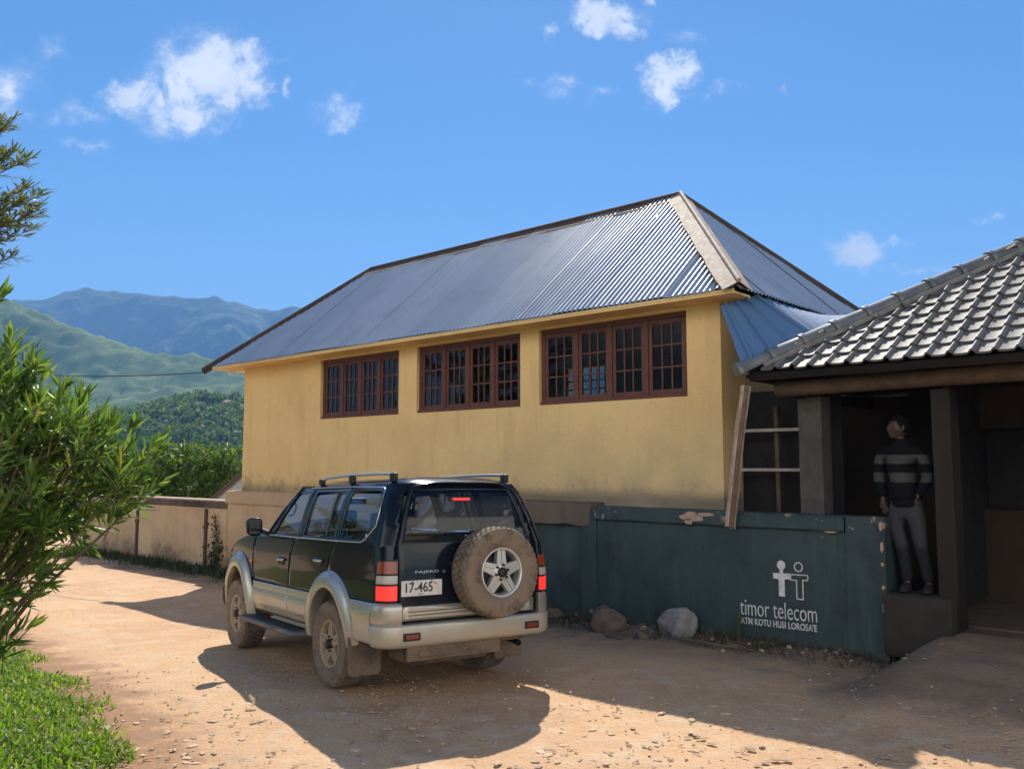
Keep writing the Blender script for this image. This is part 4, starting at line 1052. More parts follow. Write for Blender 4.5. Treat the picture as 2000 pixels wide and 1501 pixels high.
ink = pbr('black lettering', (.02, .02, .02), .5)

car = thing('off_road_car', 'dark four-wheel drive with silver lower body and a dusty spare wheel on its tailgate', 'car', CF)
def CARPART(name, mb, mat, parent=None, **k): return part(name, mb, mat, parent or car, **k)
def both(name, maker, mat, **k):
    out = []
    for s in (-1, 1): out.append(CARPART(name, maker(s), mat, **k))
    return out
def skin(s, off=0.0): return lambda a, z, d: side_pt(a, z, off+d, s)

# --- wheels
def tyre_mb(cx, R=.385, w=.262, rr=.20):
    mb = MB(); h = w/2
    prof = [(rr, -h*.72), (rr+.012, -h*.86), (R-.085, -h*1.0), (R-.045, -h*.98), (R-.018, -h*.88), (R-.012, -h*.80), (R-.012, h*.80), (R-.018, h*.88), (R-.045, h*.98), (R-.085, h), (rr+.012, h*.86), (rr, h*.72)]
    mb.lathe(prof, 56, 'x', (cx, 0, 0))
    # tread blocks in five rows
    nb = 44
    for row, (x0, x1) in enumerate(((-.93, -.60), (-.55, -.22), (-.17, .17), (.22, .55), (.60, .93))):
        for k in range(nb):
            a0 = 2*PI*(k+.5*(row % 2))/nb; a1 = a0+2*PI/nb*.70; skew = .03*(row-2)
            P = []
            for r_ in (R-.016, R):
                for a, x in ((a0, x0), (a1, x0), (a1+skew, x1), (a0+skew, x1)):
                    rr_ = r_-(.016 if abs(x) > .9 else 0)
                    P.append((cx+x*h, rr_*math.cos(a), rr_*math.sin(a)))
            mb.add(P, [(4, 5, 6, 7), (0, 1, 5, 4), (1, 2, 6, 5), (2, 3, 7, 6), (3, 0, 4, 7)])
    return mb
def rim_mb(s, spin=0.0):
    """five double spokes; s = which way the face looks along x"""
    mb = MB(); R = .205
    prof = [(R+.004, .105), (R+.008, .112), (R-.004, .116), (R-.014, .108), (R-.020, .085), (R-.026, .02), (R-.020, -.10)]
    mb.lathe([(r, s*x) for r, x in prof], 48, 'x')
    for k in range(5):
        a = spin+2*PI*k/5
        e1, e2 = Vector((math.cos(a), math.sin(a))), Vector((-math.sin(a), math.cos(a)))
        pts = [(.045, -.052), (.185, -.036), (.186, .036), (.045, .052)]
        rows = []
        for r_, t in pts: rows.append(e1*r_+e2*t)
        for (w0, w1, x0, x1) in ((-.95, -.12, .094, .100), (.12, .95, .094, .100), (-.2, .2, .084, .089)):
            A = [e1*.05+e2*.055*w0, e1*.19+e2*.040*w0, e1*.19+e2*.040*w1, e1*.05+e2*.055*w1]
            P = [(s*(x1 if i in (0, 3) else x0), p.x, p.y) for i, p in enumerate(A)]+[(s*.045, p.x, p.y) for p in A]
            mb.add(P, [(0, 1, 2, 3), (7, 6, 5, 4), (0, 1, 5, 4), (1, 2, 6, 5), (2, 3, 7, 6), (3, 0, 4, 7)])
        b0 = e1*.197-e2*.055; b1 = e1*.197+e2*.055
    mb.lathe([(r, s*x) for r, x in ((.0, .104), (.052, .104), (.074, .098), (.082, .06))], 24, 'x')
    return mb
def brake_mb(s): return MB().lathe([(0, s*.03), (.165, s*.03), (.172, s*.0), (.12, -s*.05)], 32, 'x')
def hub_mb(s):
    mb = MB().lathe([(r, s*x) for r, x in ((0, .135), (.034, .135), (.042, .125), (.044, .10))], 20, 'x')
    for k in range(6):
        a = 2*PI*k/6+.3; mb.lathe([(r, s*x) for r, x in ((0, .118), (.010, .118), (.013, .10))], 6, 'x', (0, .062*math.cos(a), .062*math.sin(a)))
    return mb
for (y, s, sp) in ((0, -1, .25), (2.675, -1, .55), (0, 1, .1), (2.675, 1, .8)):
    T = Matrix.Translation((s*.755, y, .385))
    wh = CARPART('wheel', brake_mb(s).xf(T), undermat)
    for nm, mb, mt in (('tyre', tyre_mb(0), rubber), ('rim', rim_mb(s, sp), alloy), ('hub_cap', hub_mb(s), black_trim)): CARPART(nm, mb.xf(T), mt, wh, fixn=True)
# --- spare wheel on the tailgate: axis along y
T = Matrix.Translation((.135, -1.175, 1.045)) @ Matrix.Rotation(-PI/2, 4, 'Z')
T2 = Matrix.Translation((.135, -1.175, 1.045)) @ Matrix.Rotation(PI/2, 4, 'Z')
Tsp = Matrix.Translation((.155, -1.17, 1.045)) @ Matrix(((0, 1, 0, 0), (-1, 0, 0, 0), (0, 0, 1, 0), (0, 0, 0, 1)))
sw = CARPART('spare_wheel', MB().lathe([(0, .02), (.19, .02), (.20, -.02), (.14, -.14)], 32, 'x').xf(Tsp), black_trim)
for nm, mb, mt in (('tyre', tyre_mb(0), rubber), ('rim', rim_mb(1, .31), alloy_clean), ('hub_cap', hub_mb(1), black_trim)): CARPART(nm, mb.xf(Tsp), mt, sw)
CARPART('spare_carrier', MB().box(-.06, .40, -1.06, -1.03, .86, 1.25, .01).box(-.02, .30, -1.10, -1.06, .95, 1.15, .01), black_trim)

# --- body panels
ARC = lambda cy, cz, ry, rz, a0, a1, n: [(cy+ry*math.cos(lerp(a0, a1, k/n)), cz+rz*math.sin(lerp(a0, a1, k/n))) for k in range(n+1)]
FO = dict(cy=2.70, cz=.43, ry=.555, rz=.655); FI = dict(cy=2.70, cz=.42, ry=.425, rz=.50)
RO = dict(cy=.045, cz=.44, ry=.575, rz=.59); RI = dict(cy=.035, cz=.40, ry=.415, rz=.475)
FOa = ARC(2.70, .43, .545, .645, PI, 0, 26)
ROa = ARC(.045, .44, .565, .58, PI, 0, 26)
fender = [(2.15, .80)]+[(2.215, .9), (2.22, 1.06), (2.18, 1.20), (2.115, 1.29), (2.3, 1.285), (2.54, 1.262), (2.83, 1.21), (3.05, 1.125), (3.22, 1.02), (3.33, .90), (3.36, .80)]+[p for p in FOa[::-1] if p[1] > .805 and True]
both('front_fender', lambda s: surf_panel([fender], skin(s)), paint_dark)
fd = [(2.135, .802), (2.205, .9), (2.21, 1.06), (2.17, 1.20), (2.105, 1.29), (1.76, 1.29), (1.62, 1.41), (1.42, 1.615), (1.27, 1.778), (.862, 1.778), (.862, 1.30), (.985, 1.272), (1.07, 1.12), (1.095, .95), (1.098, .802)]
fdh = [(1.60, 1.322), (1.37, 1.60), (1.262, 1.742), (.95, 1.742), (.955, 1.322)]
both('front_door', lambda s: surf_panel([fd, fdh], skin(s)), paint_dark)
rd = [(1.088, .802), (1.085, .95), (1.06, 1.12), (.975, 1.272), (.852, 1.30), (.852, 1.778), (-.004, 1.778), (-.004, 1.29), (.085, 1.14), (.125, 1.03)]+[p for p in ROa if p[0] > .13 and p[1] > .80]+[(.50, .802)]
rdh1 = [(.78, 1.322), (.78, 1.742), (.262, 1.742), (.25, 1.322)]; rdh2 = [(.218, 1.322), (.23, 1.742), (.075, 1.742), (.04, 1.322)]
both('rear_door', lambda s: surf_panel([rd, rdh1, rdh2], skin(s)), paint_dark)
zz = [1.806, 1.72, 1.6, 1.45, 1.28, 1.15, 1.0, .9, .828]
qp = [(-.014, 1.778), (-.5, 1.806)]+[(a_end(z)+.004, z) for z in zz]+[(-.80, .828), (-.53, .828)]+[p for p in ROa if p[1] > .80 and p[0] < .11]+[(.115, 1.03), (.075, 1.14), (-.014, 1.29)]
qh = [(-.07, 1.322), (-.07, 1.742), (-.655, 1.742), (-.70, 1.722), (-.752, 1.45), (-.60, 1.335), (-.54, 1.322)]
both('quarter_panel', lambda s: surf_panel([qp, qh], skin(s), .06), paint_dark)
# glass
def glass_side(loop): return lambda s: surf_panel([loop], skin(s, -.010), .08, .003)
grow = lambda lp, k=1.03: [((a-sum(p[0] for p in lp)/len(lp))*k+sum(p[0] for p in lp)/len(lp), (b-sum(p[1] for p in lp)/len(lp))*k+sum(p[1] for p in lp)/len(lp)) for a, b in lp]
both('front_window', glass_side(grow(fdh)), carglass); both('rear_window', glass_side(grow(rdh1)), reardark); both('quarter_light', glass_side(grow(rdh2, 1.05)), reardark); both('side_window', glass_side(grow(qh)), reardark)
# silver lower doors with a raised rib
for nm, lp in (('front_door_cladding', [(2.145, .795), (1.098, .795), (1.088, .66), (1.04, .50), (2.10, .50)]), ('rear_door_cladding', [(1.086, .795), (.50, .795)]+[p for p in ROa if .40 < p[0] and p[1] < .79 and p[1] > .50]+[(.60, .50), (1.03, .50), (1.076, .66)])):
    def mk(s, lp=lp):
        def f(a, z, d): return side_pt(a, z, d+.012+.020*math.exp(-((z-.63)/.085)**4)+.004*math.sin(z*90)*(1 if .52 < z < .58 else 0), s)
        return surf_panel([lp], f, .03)
    both(nm, mk, paint_silver)
# flared arches
def flare(cy, s, O, I, depth):
    mb = MB(); n = 36
    prof = [(0.0, .004), (.06, .020), (.25, .045), (.55, .062), (.85, .066), (1.0, .060), (1.0, .045), (1.0, -depth)]
    def fn(u, v):
        t, off = prof[int(v)]
        a = lerp(PI*1.0, 0, u)
        o = (O['cy']+O['ry']*math.cos(a), O['cz']+O['rz']*math.sin(a)); i = (I['cy']+I['ry']*math.cos(a), I['cz']+I['rz']*math.sin(a))
        y = lerp(o[0], i[0], t); z = lerp(o[1], i[1], t)
        p = side_pt(y, z, off, s); 
        return p
    mb.grid(fn, [k/n for k in range(n+1)], list(range(len(prof))))
    return mb
both('front_flare', lambda s: flare(2.7, s, FO, FI, .16), paint_silver); both('rear_flare', lambda s: flare(0, s, RO, RI, .18), paint_silver)
# rear flank and wrap-round bumper
rp = [p for p in ARC(.045, .44, .56, .59, PI, PI*.5, 12)[::-1] if p[1] < .80 and p[0] < -.3]
rq = [(-.40, .822)]+[(-.62, .822), (-.872, .822), (-.872, .49)]+[(-.38, .49), (-.47, .50), (-.50, .60)][0:1]+[(-.50, .52), (-.515, .62), (-.49, .72)][::1]
rq = [(-.44, .822), (-.862, .822), (-.862, .49), (-.40, .49), (-.515, .56), (-.50, .68)]
rq = [(-.46, .822), (-.862, .822), (-.862, .49), (-.48, .49), (-.52, .60), (-.50, .70)]
both('rear_cladding', lambda s: surf_panel([rq], lambda a, z, d: side_pt(a, z, d+.03+.018*smooth01((.80-z)/.04)*smooth01((-.44-a)/.06), s), .05), paint_silver)
def bumper():
    mb = MB()
    def ring(a, s, prof):
        out = []
        for off, z in prof:
            if a is None: out.append(None)
            out.append(side_pt(a, z, off, s) if a > a_end(z)+1e-4 else None)
        return out
    # plan line of the bumper: left flank, corner, rear, corner, right flank
    def plan(t, off):
        w = .835; yr = -1.02; r = .15+off; rc = .15
        segs = [('L', -.868, yr+rc), ('CL',), ('R',), ('CR',), ('RR',)]
        if t < .14: y = lerp(-.868, yr+rc, t/.14); return Vector((-w-off, y, 0))
        if t < .34:
            a = (t-.14)/.20*PI/2; return Vector((-w+rc-r*math.cos(a), yr+rc-r*math.sin(a), 0))
        if t < .66: x = lerp(-w+rc, w-rc, (t-.34)/.32); return Vector((x, yr-off-.015*(1-(x/(w-rc))**2), 0))
        if t < .86:
            a = PI/2-(t-.66)/.20*PI/2; return Vector((w-rc+r*math.cos(a), yr+rc-r*math.sin(a), 0))
        y = lerp(yr+rc, -.868, (t-.86)/.14); return Vector((w+off, y, 0))
    prof = [(-.06, .455), (.01, .46), (.040, .475), (.052, .50), (.056, .56), (.056, .625), (.050, .642), (.038, .650), (-.05, .655)]
    ts = [i/100 for i in range(101)]
    mb.grid(lambda u, v: plan(u, prof[int(v)][0])+Vector((0, 0, prof[int(v)][1])), ts, list(range(len(prof))))
    prof2 = [(.038, .650), (.048, .665), (.050, .77), (.044, .805), (.028, .822), (-.05, .828)]
    for t0, t1 in ((0.0, .335), (.665, 1.0)):
        tt = [lerp(t0, t1, i/40) for i in range(41)]
        mb.grid(lambda u, v: plan(u, prof2[int(v)][0])+Vector((0, 0, prof2[int(v)][1])), tt, list(range(len(prof2))))
        te = t1 if t0 == 0 else t0
        mb.add([plan(te, p[0])+Vector((0, 0, p[1])) for p in prof2]+[plan(te, -.05)+Vector((0, 0, .65))], [tuple(range(7))])
    return mb
bum = CARPART('rear_bumper', bumper(), paint_silver, fixn=True)
for s in (-1, 1):
    mb = MB().box(s*.605-.078, s*.605+.078, -1.088, -1.06, .52, .583, .006); q = CARPART('reflector_surround', mb, black_trim, bum)
    mb = MB().box(s*.605-.058, s*.605+.058, -1.0925, -1.085, .534, .569, .003); CARPART('reflector', mb, red_off, bum)
CARPART('bumper_step', MB().box(-.66, .66, -1.062, -.98, .648, .662, .004), black_trim, bum)
# tailgate
gate = [(-.705, .668), (.70, .668), (.708, .82), (.697, 1.28), (.625, 1.55), (.512, 1.80), (.40, 1.818), (-.40, 1.818), (-.512, 1.803), (-.627, 1.55), (-.699, 1.28), (-.712, .82)]
ghole = [(-.645, 1.312), (.615, 1.312), (.565, 1.52), (.505, 1.715), (.48, 1.745), (-.48, 1.745), (-.505, 1.715), (-.585, 1.52)]
tg = CARPART('tailgate', surf_panel([gate, ghole], lambda x, z, d: rear_pt(x, z, d+.004), .08), paint_dark)
CARPART('rear_window', surf_panel([grow(ghole, 1.04)], lambda x, z, d: rear_pt(x, z, d-.004), .1, .003), carglass, tg)
def frame_band(x0, x1, z0, z1, off, th=.012): return surf_panel([[(x0, z0), (x1, z0), (x1, z1), (x0, z1)]], lambda x, z, d: rear_pt(x, z, d+off), .1, th)
strip = frame_band(-.685, .655, .672, .79, .014)
CARPART('lower_trim', strip, paint_silver, tg)
mb = frame_band(-.62, -.05, .742, .748, .0165, .004); frame_band_mb = frame_band(-.62, -.03, .712, .718, .0165, .004); mb.add(frame_band_mb.v, frame_band_mb.f); CARPART('trim_groove', mb, black_trim, tg)
# thin outline of the window glass on the gate, badge plinth
CARPART('window_seal', surf_panel([grow(ghole, 1.045), grow(ghole, 1.015)], lambda x, z, d: rear_pt(x, z, d+.006), .2, .004), black_trim, tg)
def on_rear(mb, x, z, off): 
    R = Matrix(((1, 0, 0, x), (0, 0, -1, yrear(z)-off), (0, 1, 0, z), (0, 0, 0, 1))); return mb.xf(R)
CARPART('name_badge', on_rear(text_mb('PAJERO', .225, .026, .004, .008, 1.12), -.555, 1.05, .008), chrome, tg)
CARPART('name_badge', on_rear(text_mb('6', .022, .026, .004, .006), -.288, 1.05, .008), chrome, tg)
pl = CARPART('number_plate', on_rear(MB().box(0, .385, 0, .128, -.004, .006, .004), -.688, .872, .012), platew, tg)
CARPART('plate_digits', on_rear(text_mb('17-465', .255, .082, .003, .012, 1.0), -.65, .902, .0185), ink, pl)
CARPART('plate_digits', on_rear(text_mb('RDTL', .062, .011, .002, .004), -.53, .879, .0185), ink, pl)
mb = MB().box(0, .018, .012, .022, -.001, .001); mb.box(.016, .03, .0, .010, -.001, .001); CARPART('plate_mark', on_rear(mb, -.385, .96, .019), pbr('red mark', (.6, .12, .07), .5), pl)
for x in (.10, .285): CARPART('plate_screw', on_rear(MB().lathe([(0, .004), (.006, .003), (.008, -.002)], 8, 'z', (x, .118, .005)), -.688, .872, .012), ink, pl)
bk = CARPART('brake_lamp_housing', on_rear(MB().box(-.13, .13, -.02, .02, -.01, .01, .008), -.01, 1.668, -.03), black_trim, tg)
CARPART('high_brake_lamp', on_rear(MB().box(-.09, .09, -.0125, .0125, -.006, .004, .004), -.01, 1.668, -.0175), red_on, tg)
CARPART('rear_wiper', MB().tube([rear_pt(.40, 1.30, .02), rear_pt(.30, 1.335, .028), rear_pt(-.05, 1.345, .022)], [.010, .007, .005], 6), black_trim, tg)
CARPART('gate_handle', on_rear(MB().box(0, .09, 0, .035, -.01, .014, .008), -.22, 1.10, .012), black_trim, tg)
# tail lamps wrapped round the corner
def lamp(s, z0, z1, grow_=0.0, off=.014):
    a0 = -.955; mb = MB()
    zs = [lerp(z0, z1, k/6) for k in range(7)]; us = [k/16 for k in range(17)]
    def fn(u, v, o=off):
        z = v; e = a_end(z)+.004; bul = .006*math.sin(PI*u)
        return side_pt(lerp(a0+.035, e, u), z, o+bul, s)
    mb.grid(fn, us, zs)
    for z in (z0, z1): mb.grid(lambda u, v: side_pt(lerp(a0+.035, a_end(z)+.004, u), z, off*v, s), us, [0, 1])
    for u in (0, 1): mb.grid(lambda v, z: side_pt(lerp(a0+.035, a_end(z)+.004, u), z, off*v, s), [0, 1], zs)
    return mb
for s in (-1, 1):
    h = MB(); us = [k/16 for k in range(17)]; zs = [lerp(.832, 1.172, k/8) for k in range(9)]
    h.grid(lambda u, z: side_pt(lerp(-.905, a_end(z)+.002, u), z, .006, s), us, zs)
    tl = CARPART('tail_lamp', h, black_trim)
    CARPART('indicator_lens', lamp(s, 1.062, 1.160), amber, tl); CARPART('reverse_lens', lamp(s, .980, 1.046), clear, tl); CARPART('brake_lens', lamp(s, .846, .962), red_on, tl)
# roof, rails, hood, front
def roofz(t, y):
    z = 1.775+.082*(1-abs(t)**5.5)+.012*(1-t*t)
    if y < -.62: z -= .045*((-.62-y)/.24)**2
    if y > .9: z -= .06*((y-.9)/.4)**2
    return z
def roof_fn(t, y):
    w = interp(1.775, WZ, WX)+.004
    d = -.715-y
    if d > 0: w -= RC-math.sqrt(max(0, RC*RC-min(d, RC)**2))
    if y > 1.0: w -= .05*((y-1.0)/.29)**2
    yy = y
    return Vector((w*t, yy, roofz(t, y)-.0))
rf = MB().grid(roof_fn, [math.sin(PI/2*k/28) for k in range(-28, 29)], [lerp(-.868, 1.29, k/30) for k in range(31)])
rf.grid(lambda t, v: lerp(roof_fn(t, -.868), Vector((.515*t, yrear(1.80)-.003, 1.808)), v) if v else roof_fn(t, -.868), [math.sin(PI/2*k/20) for k in range(-20, 21)], [0, 1])
rf.grid(lambda t, v: roof_fn(t*1.0, lerp(-.868, 1.29, v))-Vector((0, 0, .03)), [math.sin(PI/2*k/10) for k in range(-10, 11)], [0, .5, 1])
roofp = CARPART('roof', rf, paint_dark)
for s in (-1, 1):
    mb = MB(); x = s*.585
    path = [(x, .95, 1.835), (x, .90, 1.862), (x, .80, 1.884), (x, .4, 1.898), (x, 0, 1.900), (x, -.4, 1.897), (x, -.62, 1.890), (x, -.70, 1.884)]
    mb.tube(path, .0135, 10); rl = CARPART('roof_rail', mb, chrome, roofp)
    for y, h in ((.92, .045), (.18, .068), (-.68, .068)): CARPART('rail_foot', MB().box(x-.022, x+.022, y-.045, y+.045, 1.82, 1.82+h+.012, .014), black_trim, rl)
HY = [1.85, 2.2, 2.54, 2.83, 3.05, 3.22, 3.34, 3.40]; HZ = [1.29, 1.30, 1.275, 1.225, 1.145, 1.04, .93, .84]
hood = MB().grid(lambda t, y: Vector(((wid(y, 1.2)-.03)*t, y, interp(y, HY, HZ)-.002+.03*(1-abs(t)**3))), [math.sin(PI/2*k/12) for k in range(-12, 13)], [lerp(1.82, 3.38, k/24) for k in range(25)])
CARPART('bonnet', hood, paint_dark)
for s in (-1, 1):   # shoulder between bonnet and fender
    CARPART('bonnet_edge', MB().grid(lambda u, y: lerp(Vector((s*(wid(y, 1.2)-.034), y, interp(y, HY, HZ)-.004)), side_pt(y, min(interp(y, HY, HZ)-.012, interp(y, [2.115, 2.3, 2.54, 2.83, 3.05, 3.22, 3.33], [1.288, 1.283, 1.26, 1.208, 1.123, 1.018, .9])), 0.0, s), u), [0, .5, 1], [lerp(1.95, 3.33, k/20) for k in range(21)]), paint_dark)
CARPART('windscreen', MB().grid(lambda t, v: Vector((lerp(.77, .655, v)*t, lerp(1.86+.10*(1-t*t), 1.275+.06*(1-t*t), v), lerp(1.285, 1.812, v))), [k/8 for k in range(-8, 9)], [k/6 for k in range(7)]), carglass)
for s in (-1, 1): CARPART('screen_pillar', MB().tube([(s*.80, 1.86, 1.28), (s*.735, 1.57, 1.53), (s*.655, 1.245, 1.785)], [.034, .034, .022], 8), paint_dark)
CARPART('dashboard', MB().box(-.72, .72, 1.40, 1.86, 1.02, 1.27, .06), black_trim)
fr = MB().grid(lambda t, z: Vector(((wid(3.34, .8)-.02)*t, 3.40-.05*abs(t)**4, z)), [math.sin(PI/2*k/12) for k in range(-12, 13)], [.68, .75, .85, .90])
front = CARPART('front_panel', fr, paint_dark)
CARPART('grille', MB().box(-.36, .36, 3.39, 3.425, .70, .86, .01), chrome, front)
for s in (-1, 1): CARPART('headlight', MB().box(s*.38, s*.70, 3.33, 3.41, .70, .85, .02), clear, front)
fb = MB().grid(lambda t, v: Vector((.86*t, [3.30, 3.44, 3.50, 3.50, 3.42][v]-.26*abs(t)**3.2, [.44, .44, .50, .64, .69][v])), [math.sin(PI/2*k/14) for k in range(-14, 15)], [0, 1, 2, 3, 4])
CARPART('front_bumper', fb, paint_silver)
# small fittings on the flanks
for s in (-1, 1):
    for y, z in ((1.315, 1.045), (.325, 1.085)):
        hd = CARPART('door_handle', surf_panel([[(y-.09, z-.035), (y+.09, z-.035), (y+.09, z+.04), (y-.09, z+.04)]], lambda a, q, d: side_pt(a, q, d+.004, s), .1, .004), black_trim)
        mb = MB(); mb.tube([side_pt(y-.085, z+.018, .010, s), side_pt(y-.06, z+.018, .026, s), side_pt(y+.06, z+.018, .026, s), side_pt(y+.085, z+.018, .010, s)], .013, 8); CARPART('grip', mb, chrome, hd)
    mb = MB().lathe([(0, s*.02), (.016, s*.015), (.02, 0)], 14, 'x', side_pt(2.275, 1.0, -.004, s)); CARPART('side_indicator', mb, lens_mat('orange repeater', (.75, .22, .05), .1), car)
    # bright line under and behind the windows
    tr = [(1.74, 1.302), (.95, 1.298), (.0, 1.298), (-.55, 1.302), (-.625, 1.325), (-.775, 1.445), (-.725, 1.735), (-.70, 1.762), (-.64, 1.774), (.0, 1.786), (1.0, 1.786)]
    CARPART('window_trim', MB().tube([side_pt(a, z, .004, s) for a, z in tr], .006, 6), chrome, car)
    # mirror
    M0 = Vector((s*.985, 1.80, 1.385)); mb = MB(); bm = bmesh.new(); bmesh.ops.create_uvsphere(bm, u_segments=20, v_segments=14, radius=1)
    for v in bm.verts:
        c = v.co; k = lambda q: math.copysign(abs(q)**.55, q); y = k(c.y)*.07
        if c.y < 0: y = max(y, -.045)
        v.co = Vector((k(c.x)*.082, y, k(c.z)*.098))+M0
    mb.addbm(bm, smooth=True); mi = CARPART('wing_mirror', mb, paint_dark)
    CARPART('mirror_glass', MB().box(M0.x-.058, M0.x+.058, M0.y-.050, M0.y-.044, M0.z-.070, M0.z+.070, .006), pbr('dark mirror glass', (.10, .11, .11), .05, metal=.9), mi)
    CARPART('mirror_arm', MB().tube([M0+Vector((-s*.06, .02, -.03)), Vector((s*.83, 1.80, 1.315))], .028, 8), black_trim, mi)
    # running board
    def tread(y, t): return None
    mb = MB(); sx = s*.79; ex = s*.985
    mb.box(min(sx, ex), max(sx, ex), .58, 2.14, .405, .43, .006)
    rb = CARPART('running_board', mb, steprub)
    mb = MB().tube([(s*.83, .52, .41), (s*.95, .535, .41), (s*.988, .59, .408), (s*.99, 1.4, .408), (s*.988, 2.12, .408), (s*.95, 2.17, .41), (s*.83, 2.19, .41)], .024, 8); CARPART('step_rail', mb, dusty('worn step rail', (.10, .10, .105), (.3, .22, .16), .5, 6, .2, .45, .75, .8), rb)
    mb = MB()
    for k in range(5): mb.box(s*.82+s*k*.03, s*.82+s*k*.03+s*.012, .64, 2.08, .430, .435, .001)
    CARPART('tread_strip', mb, black_trim, rb)
    # rear and front mud flaps, sill, arch liners
    CARPART('mud_flap', MB().prism([(-.155, .50), (.155, .50), (.155, .20), (.13, .172), (-.13, .172), (-.155, .20)], lambda x, z, d: Vector((s*.745+x, -.475+d-.06*(.5-z), z)), 0, .008), flapmat)
    CARPART('mud_flap', MB().prism([(-.13, .48), (.13, .48), (.13, .24), (-.13, .24)], lambda x, z, d: Vector((s*.75+x, 2.22+d, z)), 0, .008), flapmat)
    mb = MB().box(s*.60, s*.815, .50, 2.2, .47, .60, .01); CARPART('sill', mb, undermat)
    for cy, r in ((0.035, .45), (2.70, .46)):
        mb = MB(); mb.grid(lambda u, v: Vector((s*lerp(.50, .825, v), cy+r*math.cos(PI*u)*.98, .40+r*1.06*math.sin(PI*u))), [k/16 for k in range(17)], [0, .5, 1])
        mb.grid(lambda u, v: Vector((s*.50, cy+r*math.cos(PI*u)*.98*v, .40+r*1.06*math.sin(PI*u)*v)), [k/16 for k in range(17)], [.02, 1]); CARPART('wheel_arch_liner', mb, undermat)
    mb = MB().box(s*.58, s*.80, -.97, -.44, .50, .60, .01); CARPART('rear_floor', mb, undermat)
mb = MB().box(-.58, .58, -.98, 3.3, .42, .56, .02); mb.box(-.56, .2, -.98, -.55, .30, .42, .04); mb.box(-.70, .70, -.06, .06, .33, .44, .03); mb.box(-.70, .70, 2.62, 2.74, .33, .44, .03)
CARPART('chassis', mb, undermat)
mb = MB(); mb.box(-.62, .30, -1.035, -.99, .34, .47, .03); mb.box(-.52, -.18, -1.05, -1.03, .375, .425, .02); CARPART('tow_bar', mb, dusty('muddy tan metal', (.07, .05, .037), (.21, .15, .10), .8, 5, 0, .35, .65, .8))
CARPART('exhaust_pipe', MB().tube([(.56, -.5, .41), (.565, -.80, .395), (.57, -.93, .375)], .026, 12, cap=False).lathe([(.0, -.90), (.025, -.90)], 12, 'y', (.57, 0, .378)), black_trim)
# inside: seats, floor, steering wheel
def seat(x, y, w, backz, headz, hw=.13):
    mb = MB(); mb.box(x-w, x+w, y, y+.50, .78, .93, .05)
    mb2 = MB().box(-w, w, -.055, .055, 0, backz-.86, .05).xf(Matrix.Translation((x, y-.02, .86)) @ Matrix.Rotation(rad(12), 4, 'X')); mb.add(mb2.v, mb2.f)
    s = CARPART('seat', mb, seatmat)
    hm = MB()
    for xx in ([x] if w < .4 else [x-.36, x+.36]):
        hm.box(xx-hw, xx+hw, y-.19, y-.11, headz-.19, headz, .045); hm.tube([(xx-.05, y-.13, backz-.03), (xx-.05, y-.15, headz-.12)], .007, 6); hm.tube([(xx+.05, y-.13, backz-.03), (xx+.05, y-.15, headz-.12)], .007, 6)
    CARPART('headrest', hm, seatmat, s)
seat(-.36, 1.00, .25, 1.34, 1.565); seat(.36, 1.00, .25, 1.34, 1.565); seat(0, .12, .62, 1.33, 1.545)
CARPART('cabin_floor', MB().box(-.56, .56, -.95, 1.9, .60, .66), seatmat)
CARPART('rear_shelf', MB().box(-.70, .66, -.97, -.90, .70, 1.29, .01).box(-.76, .76, -.9, 1.7, .98, 1.0), black_trim) if False else None
st = MB(); n = 24
st.tube([Vector((.36+.18*math.cos(2*PI*k/n), 1.33+.07*math.sin(2*PI*k/n), 1.20+.165*math.sin(2*PI*k/n))) for k in range(n+1)], .014, 8)
st.tube([(.36, 1.33, 1.2), (.36, 1.6, 1.1)], .02, 8); st.beam((.19, 1.33, 1.2), (.53, 1.33, 1.2), .03, .02)
CARPART('steering_wheel', st, black_trim)
for s in (-1, 1):
    CARPART('grab_handle', MB().tube([(s*.745, 1.42, 1.50), (s*.70, 1.40, 1.52), (s*.695, 1.33, 1.60), (s*.725, 1.30, 1.64)], .011, 6), black_trim)
    CARPART('door_lining', surf_panel([[(2.0, .62), (2.0, 1.28), (-.90, 1.28), (-.88, .62)]], lambda a, z, d: side_pt(a, z, -.05+d, s), .3, .004), black_trim)
CARPART('interior_mirror', MB().box(-.11, .11, 1.33, 1.36, 1.62, 1.69, .015), black_trim)
